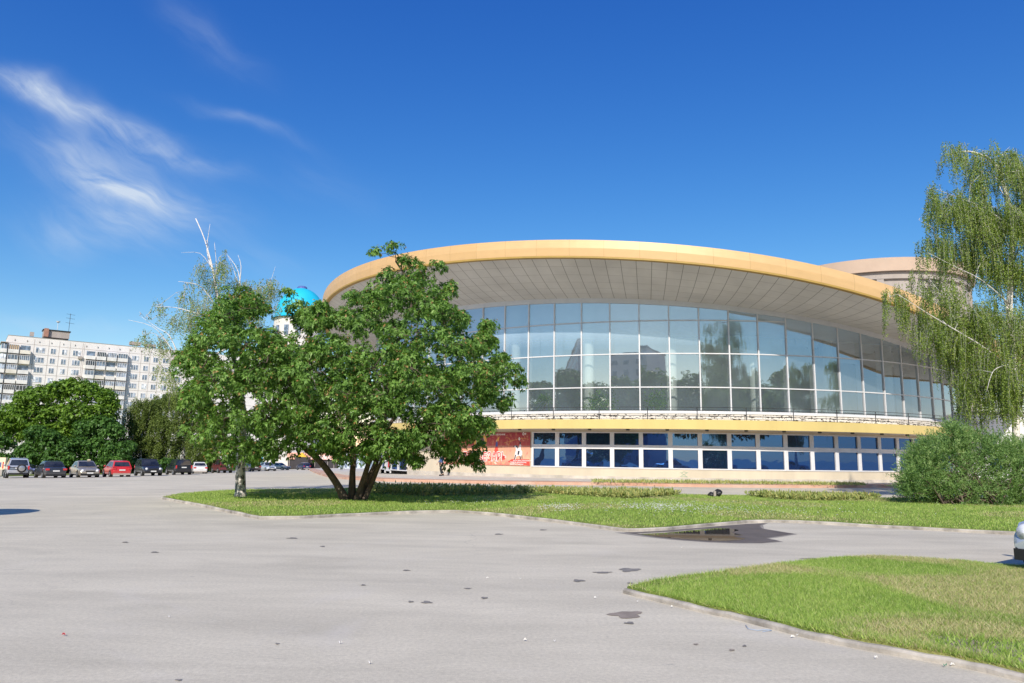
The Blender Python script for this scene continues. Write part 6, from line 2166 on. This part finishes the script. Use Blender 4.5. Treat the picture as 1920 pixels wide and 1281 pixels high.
# ------------------------------------------------------------------ person by the door
def person():
    c = at_ground(827, 892.5, .17); c = Vector((c.x, c.y, .175 if float(gz(c.x, c.y)) > -.05 else float(gz(c.x, c.y)) + .175))
    t = thing('person', 'person in a blue jacket and dark trousers walking along the pavement by the entrance', 'person', c, math.radians(200))
    M['skin'] = simple('skin', (.55, .34, .25), .6, var=.05, obj=True)
    M['jacket'] = simple('blue_jacket', (.05, .10, .25), .8, var=.15, obj=True)
    M['trousers'] = simple('dark_trousers', (.02, .028, .032), .85, var=.15, obj=True)
    M['hair'] = simple('dark_hair', (.03, .02, .015), .8, obj=True)
    M['shoe'] = simple('dark_shoe', (.015, .015, .015), .5, obj=True)

    def skin(name, verts, edges, rad, mat, lv=1, root=0):
        me = bpy.data.meshes.new(name); me.from_pydata(verts, edges, []); o = new_name_obj(name, me)
        me.materials.append(mat)
        sk = o.modifiers.new('skin', 'SKIN')
        for i, r in enumerate(rad):
            d = me.skin_vertices[0].data[i]
            d.radius = (r, r) if not hasattr(r, '__len__') else r
            d.use_root = (i == root)
        s = o.modifiers.new('sub', 'SUBSURF'); s.levels = lv; s.render_levels = lv + 1
        adopt(o, t)
        return o
    # body: x forward, y left
    v = [(0, 0, .95), (0, 0, 1.15), (0, 0, 1.38), (.01, 0, 1.50), (.03, 0, 1.62), (.04, 0, 1.73),
         (0, .10, .92), (.10, .11, .50), (-.02, .11, .09), (.10, .11, .045), (0, -.10, .92), (.02, -.11, .50), (-.22, -.11, .14), (-.12, -.11, .05),
         (0, .19, 1.43), (-.04, .24, 1.15), (.08, .25, .92), (.12, .25, .84), (0, -.19, 1.43), (.04, -.24, 1.15), (.20, -.24, .98), (.26, -.23, .91)]
    e = [(0, 1), (1, 2), (2, 3), (3, 4), (4, 5), (0, 6), (6, 7), (7, 8), (8, 9), (0, 10), (10, 11), (11, 12), (12, 13), (2, 14), (14, 15), (15, 16), (16, 17), (2, 18), (18, 19), (19, 20), (20, 21)]
    r = [.12, .12, .13, .055, .085, .075, .085, .06, .042, .035, .085, .06, .042, .035, .06, .042, .032, .03, .06, .042, .032, .03]
    skin('body', v, e, r, M['skin'])
    skin('jacket', [(0, 0, .93), (0, 0, 1.15), (0, 0, 1.40), (0, .20, 1.42), (-.04, .25, 1.15), (.07, .255, .96), (0, -.20, 1.42), (.04, -.25, 1.15), (.18, -.245, 1.0)],
         [(0, 1), (1, 2), (2, 3), (3, 4), (4, 5), (2, 6), (6, 7), (7, 8)], [(.15, .19), (.14, .18), (.15, .18), .08, .06, .048, .08, .06, .048], M['jacket'])
    skin('trousers', [(0, 0, .90), (0, .10, .86), (.10, .11, .50), (-.02, .11, .12), (0, -.10, .86), (.02, -.11, .50), (-.21, -.11, .17)],
         [(0, 1), (1, 2), (2, 3), (0, 4), (4, 5), (5, 6)], [(.13, .17), .105, .078, .062, .105, .078, .062], M['trousers'])
    for s, x in ((.11, .03), (-.11, -.17)):
        mb = MB(); mb.lathe((x, s, .0 if s > 0 else .03), [(.001, 0), (.055, 0), (.058, .05), (.045, .10), (.001, .11)], 12)
        for i, q in enumerate(mb.v): mb.v[i] = (x + (q[0] - x) * 2.2 + .04, q[1], q[2])
        mb.build('shoe', M['shoe'], t, smooth=True, local=True)
    mb = MB(); mb.lathe((.01, 0, 1.69), [(.001, .125), (.06, .11), (.098, .06), (.104, 0), (.09, -.06)], 14)
    mb.build('hair', M['hair'], t, smooth=True, local=True)
    mb = MB(); mb.lathe((.118, 0, 1.655), [(.012, 0), (.014, .012), (.001, .03)], 6); mb.build('nose', M['skin'], t, local=True)
    for s in (1, -1):
        for k in range(4):
            b0 = Vector((.12, .25, .82)) if s > 0 else Vector((.27, -.23, .89))
            o = Vector((.022 * (k - 1.5), 0, -.0))
            mb = MB(); mb.tube([b0 + o, b0 + o + Vector((.01, 0, -.05)), b0 + o + Vector((.005, -.01 * s, -.09 + .006 * abs(k - 1.5)))], [.009, .008, .006], 6); mb.build('finger', M['skin'], t, local=True, smooth=True)
        mb = MB(); mb.tube([b0 + Vector((.04, 0, .03)), b0 + Vector((.055, -.01 * s, -.03))], [.011, .008], 6); mb.build('thumb', M['skin'], t, local=True, smooth=True)


person()


# dark rubbish bag with a pale scrap at the road edge
def bag():
    c = at_ground(1340, 931, .09)
    t = thing('rubbish_bag', 'crumpled black bag lying at the road edge of the far lawn', 'rubbish bag', c)
    for cx_, r, zz_ in ((.13, .15, .15), (-.16, .10, .08)):
        mb = MB(); vs = []; fs = []
        n, m = 12, 8; rr = random.Random(5)
        for i in range(m + 1):
            th = PI * i / m
            for j in range(n):
                a = 2 * PI * j / n; k = r * (1 + .18 * math.sin(3 * a + i) + .12 * (rr.random() - .5))
                vs.append((c.x + cx_ + k * 1.25 * math.sin(th) * math.cos(a), c.y + k * math.sin(th) * math.sin(a), c.z + zz_ + k * .9 * math.cos(th)))
        for i in range(m):
            for j in range(n): fs.append((i * n + j, i * n + (j + 1) % n, (i + 1) * n + (j + 1) % n, (i + 1) * n + j))
        mb.add(vs, fs); mb.build('bag', M['black'], t)
    mb = MB(); mb.box((c.x - .02, c.y - .1, c.z + .12), (.1, .05, .22)); mb.build('scrap', M['conc'], t)


bag()

# ------------------------------------------------------------------ what stands behind the viewer (mirrored in the glass)
M['backwall'] = simple('back_block_wall', (.75, .73, .70), .9)


def back_block(name, label, x, y, rot, w, d, h, seed):
    t = thing('apartment_block', label, 'building', (x, y, 0), rot)
    mb = MB(); mb.box((0, 0, h / 2), (w, d, h)); mb.build('wall', M['backwall'], t, local=True)
    r = random.Random(seed)
    mb = MB()
    nfl = int(h / 2.9); nc = int(w / 3.4)
    for f in range(nfl):
        for i in range(nc):
            for s in (1, -1): mb.box((-w / 2 + 1.7 + i * (w - 3.4) / max(1, nc - 1), s * (d / 2 + .01), 1.6 + f * 2.9), (1.6, .06, 1.4))
    mb.build('windows', M['flatglass'], t, local=True)
    mb = MB(); mb.box((0, 0, h + .2), (w + .4, d + .4, .4)); mb.build('roof', M['roof_felt'], t, local=True)


back_block('b', 'grey apartment slab across the square, mirrored in the left foyer glass', -84, -70, math.radians(48), 64, 14, 29, 1)
back_block('b', 'taller grey apartment tower across the square, mirrored in the left foyer glass', -86, -88, math.radians(48), 26, 14, 43, 2)
back_block('b', 'slender grey tower behind the viewer, mirrored in the middle foyer glass', -26, -97, math.radians(10), 33, 16, 30, 3)
for o in [q for q in scene.objects if q.name.startswith('maple_tree')][:1]:
    spots = [(-44, -42), (-28, -50), (-12, -46), (6, -52), (22, -46), (38, -40), (54, -30), (68, -14), (-62, -32), (-76, -14)]
    for i, (x, y) in enumerate(spots):
        c = copy_tree(o); s = 1.0 if i < 4 else .9
        c.location = (x, y, 0); c.rotation_euler.z = i * 1.7; c.scale = (1.5, 1.5, 1.35 + .12 * (i % 3))
        c['group'] = 'trees across the square behind the viewer'; c['label'] = 'bushy green tree across the square, seen only mirrored in the glass'
for i, (x, y, r) in enumerate(((58, 8, 1.0), (66, 20, 3.0))):
    c = copy_tree(birch_r); c.location = (x, y, 0); c.rotation_euler.z = r
    c['group'] = 'birches beside the square'; c['label'] = 'weeping birch beyond the right picture edge, seen only mirrored in the glass'

# cars parked across the square; the blue windows mirror them
src = [q for q in scene.objects if q.name.startswith('parked_car') and q.get('group') == 'cars parked in the far row']
for i, (x, y, r, k) in enumerate(((-36, 0, 2.2, 3), (-27, -7, 2.0, 0), (-15, -12, 1.7, 11), (-5, -13, .1, 10), (3, -13, 3.0, 7), (13, -12, .2, 3), (24, -9, 3.2, 10), (36, -6, .3, 0), (47, -1, .5, 11), (60, 5, .6, 7))):
    c = copy_tree(src[k]); c.location = (x, y, 0); c.rotation_euler.z = r
    c['group'] = 'cars across the square behind the viewer'; c['label'] = 'car parked across the square, seen only mirrored in the blue windows'
# a round sunshade standing just outside the left picture edge; its shadow reaches into the picture
t = thing('sunshade', 'round sunshade just beyond the left picture edge, seen only by its shadow on the asphalt', 'sunshade', (-14.9, 16.7, float(gz(-14.9, 16.7))))
zz0 = float(gz(-14.9, 16.7))
mb = MB(); mb.tube([(-14.9, 16.7, zz0), (-14.9, 16.7, zz0 + 2.7)], .03, 8); mb.build('pole', M['darkmetal'], t)
mb = MB(); mb.lathe((-14.9, 16.7, zz0), [(1.5, 2.25), (1.2, 2.4), (.6, 2.62), (.02, 2.72)], 16); mb.build('canopy', M['ink_blue'], t)
mb = MB(); mb.lathe((-14.9, 16.7, zz0), [(.3, 0), (.3, .08), (.05, .1)], 14); mb.build('base', M['conc'], t)

print('objects', len(scene.objects)); print([(o.get('label','')[:20], [round(q,1) for q in o.location]) for o in scene.objects if o.name.startswith('parked_car')])
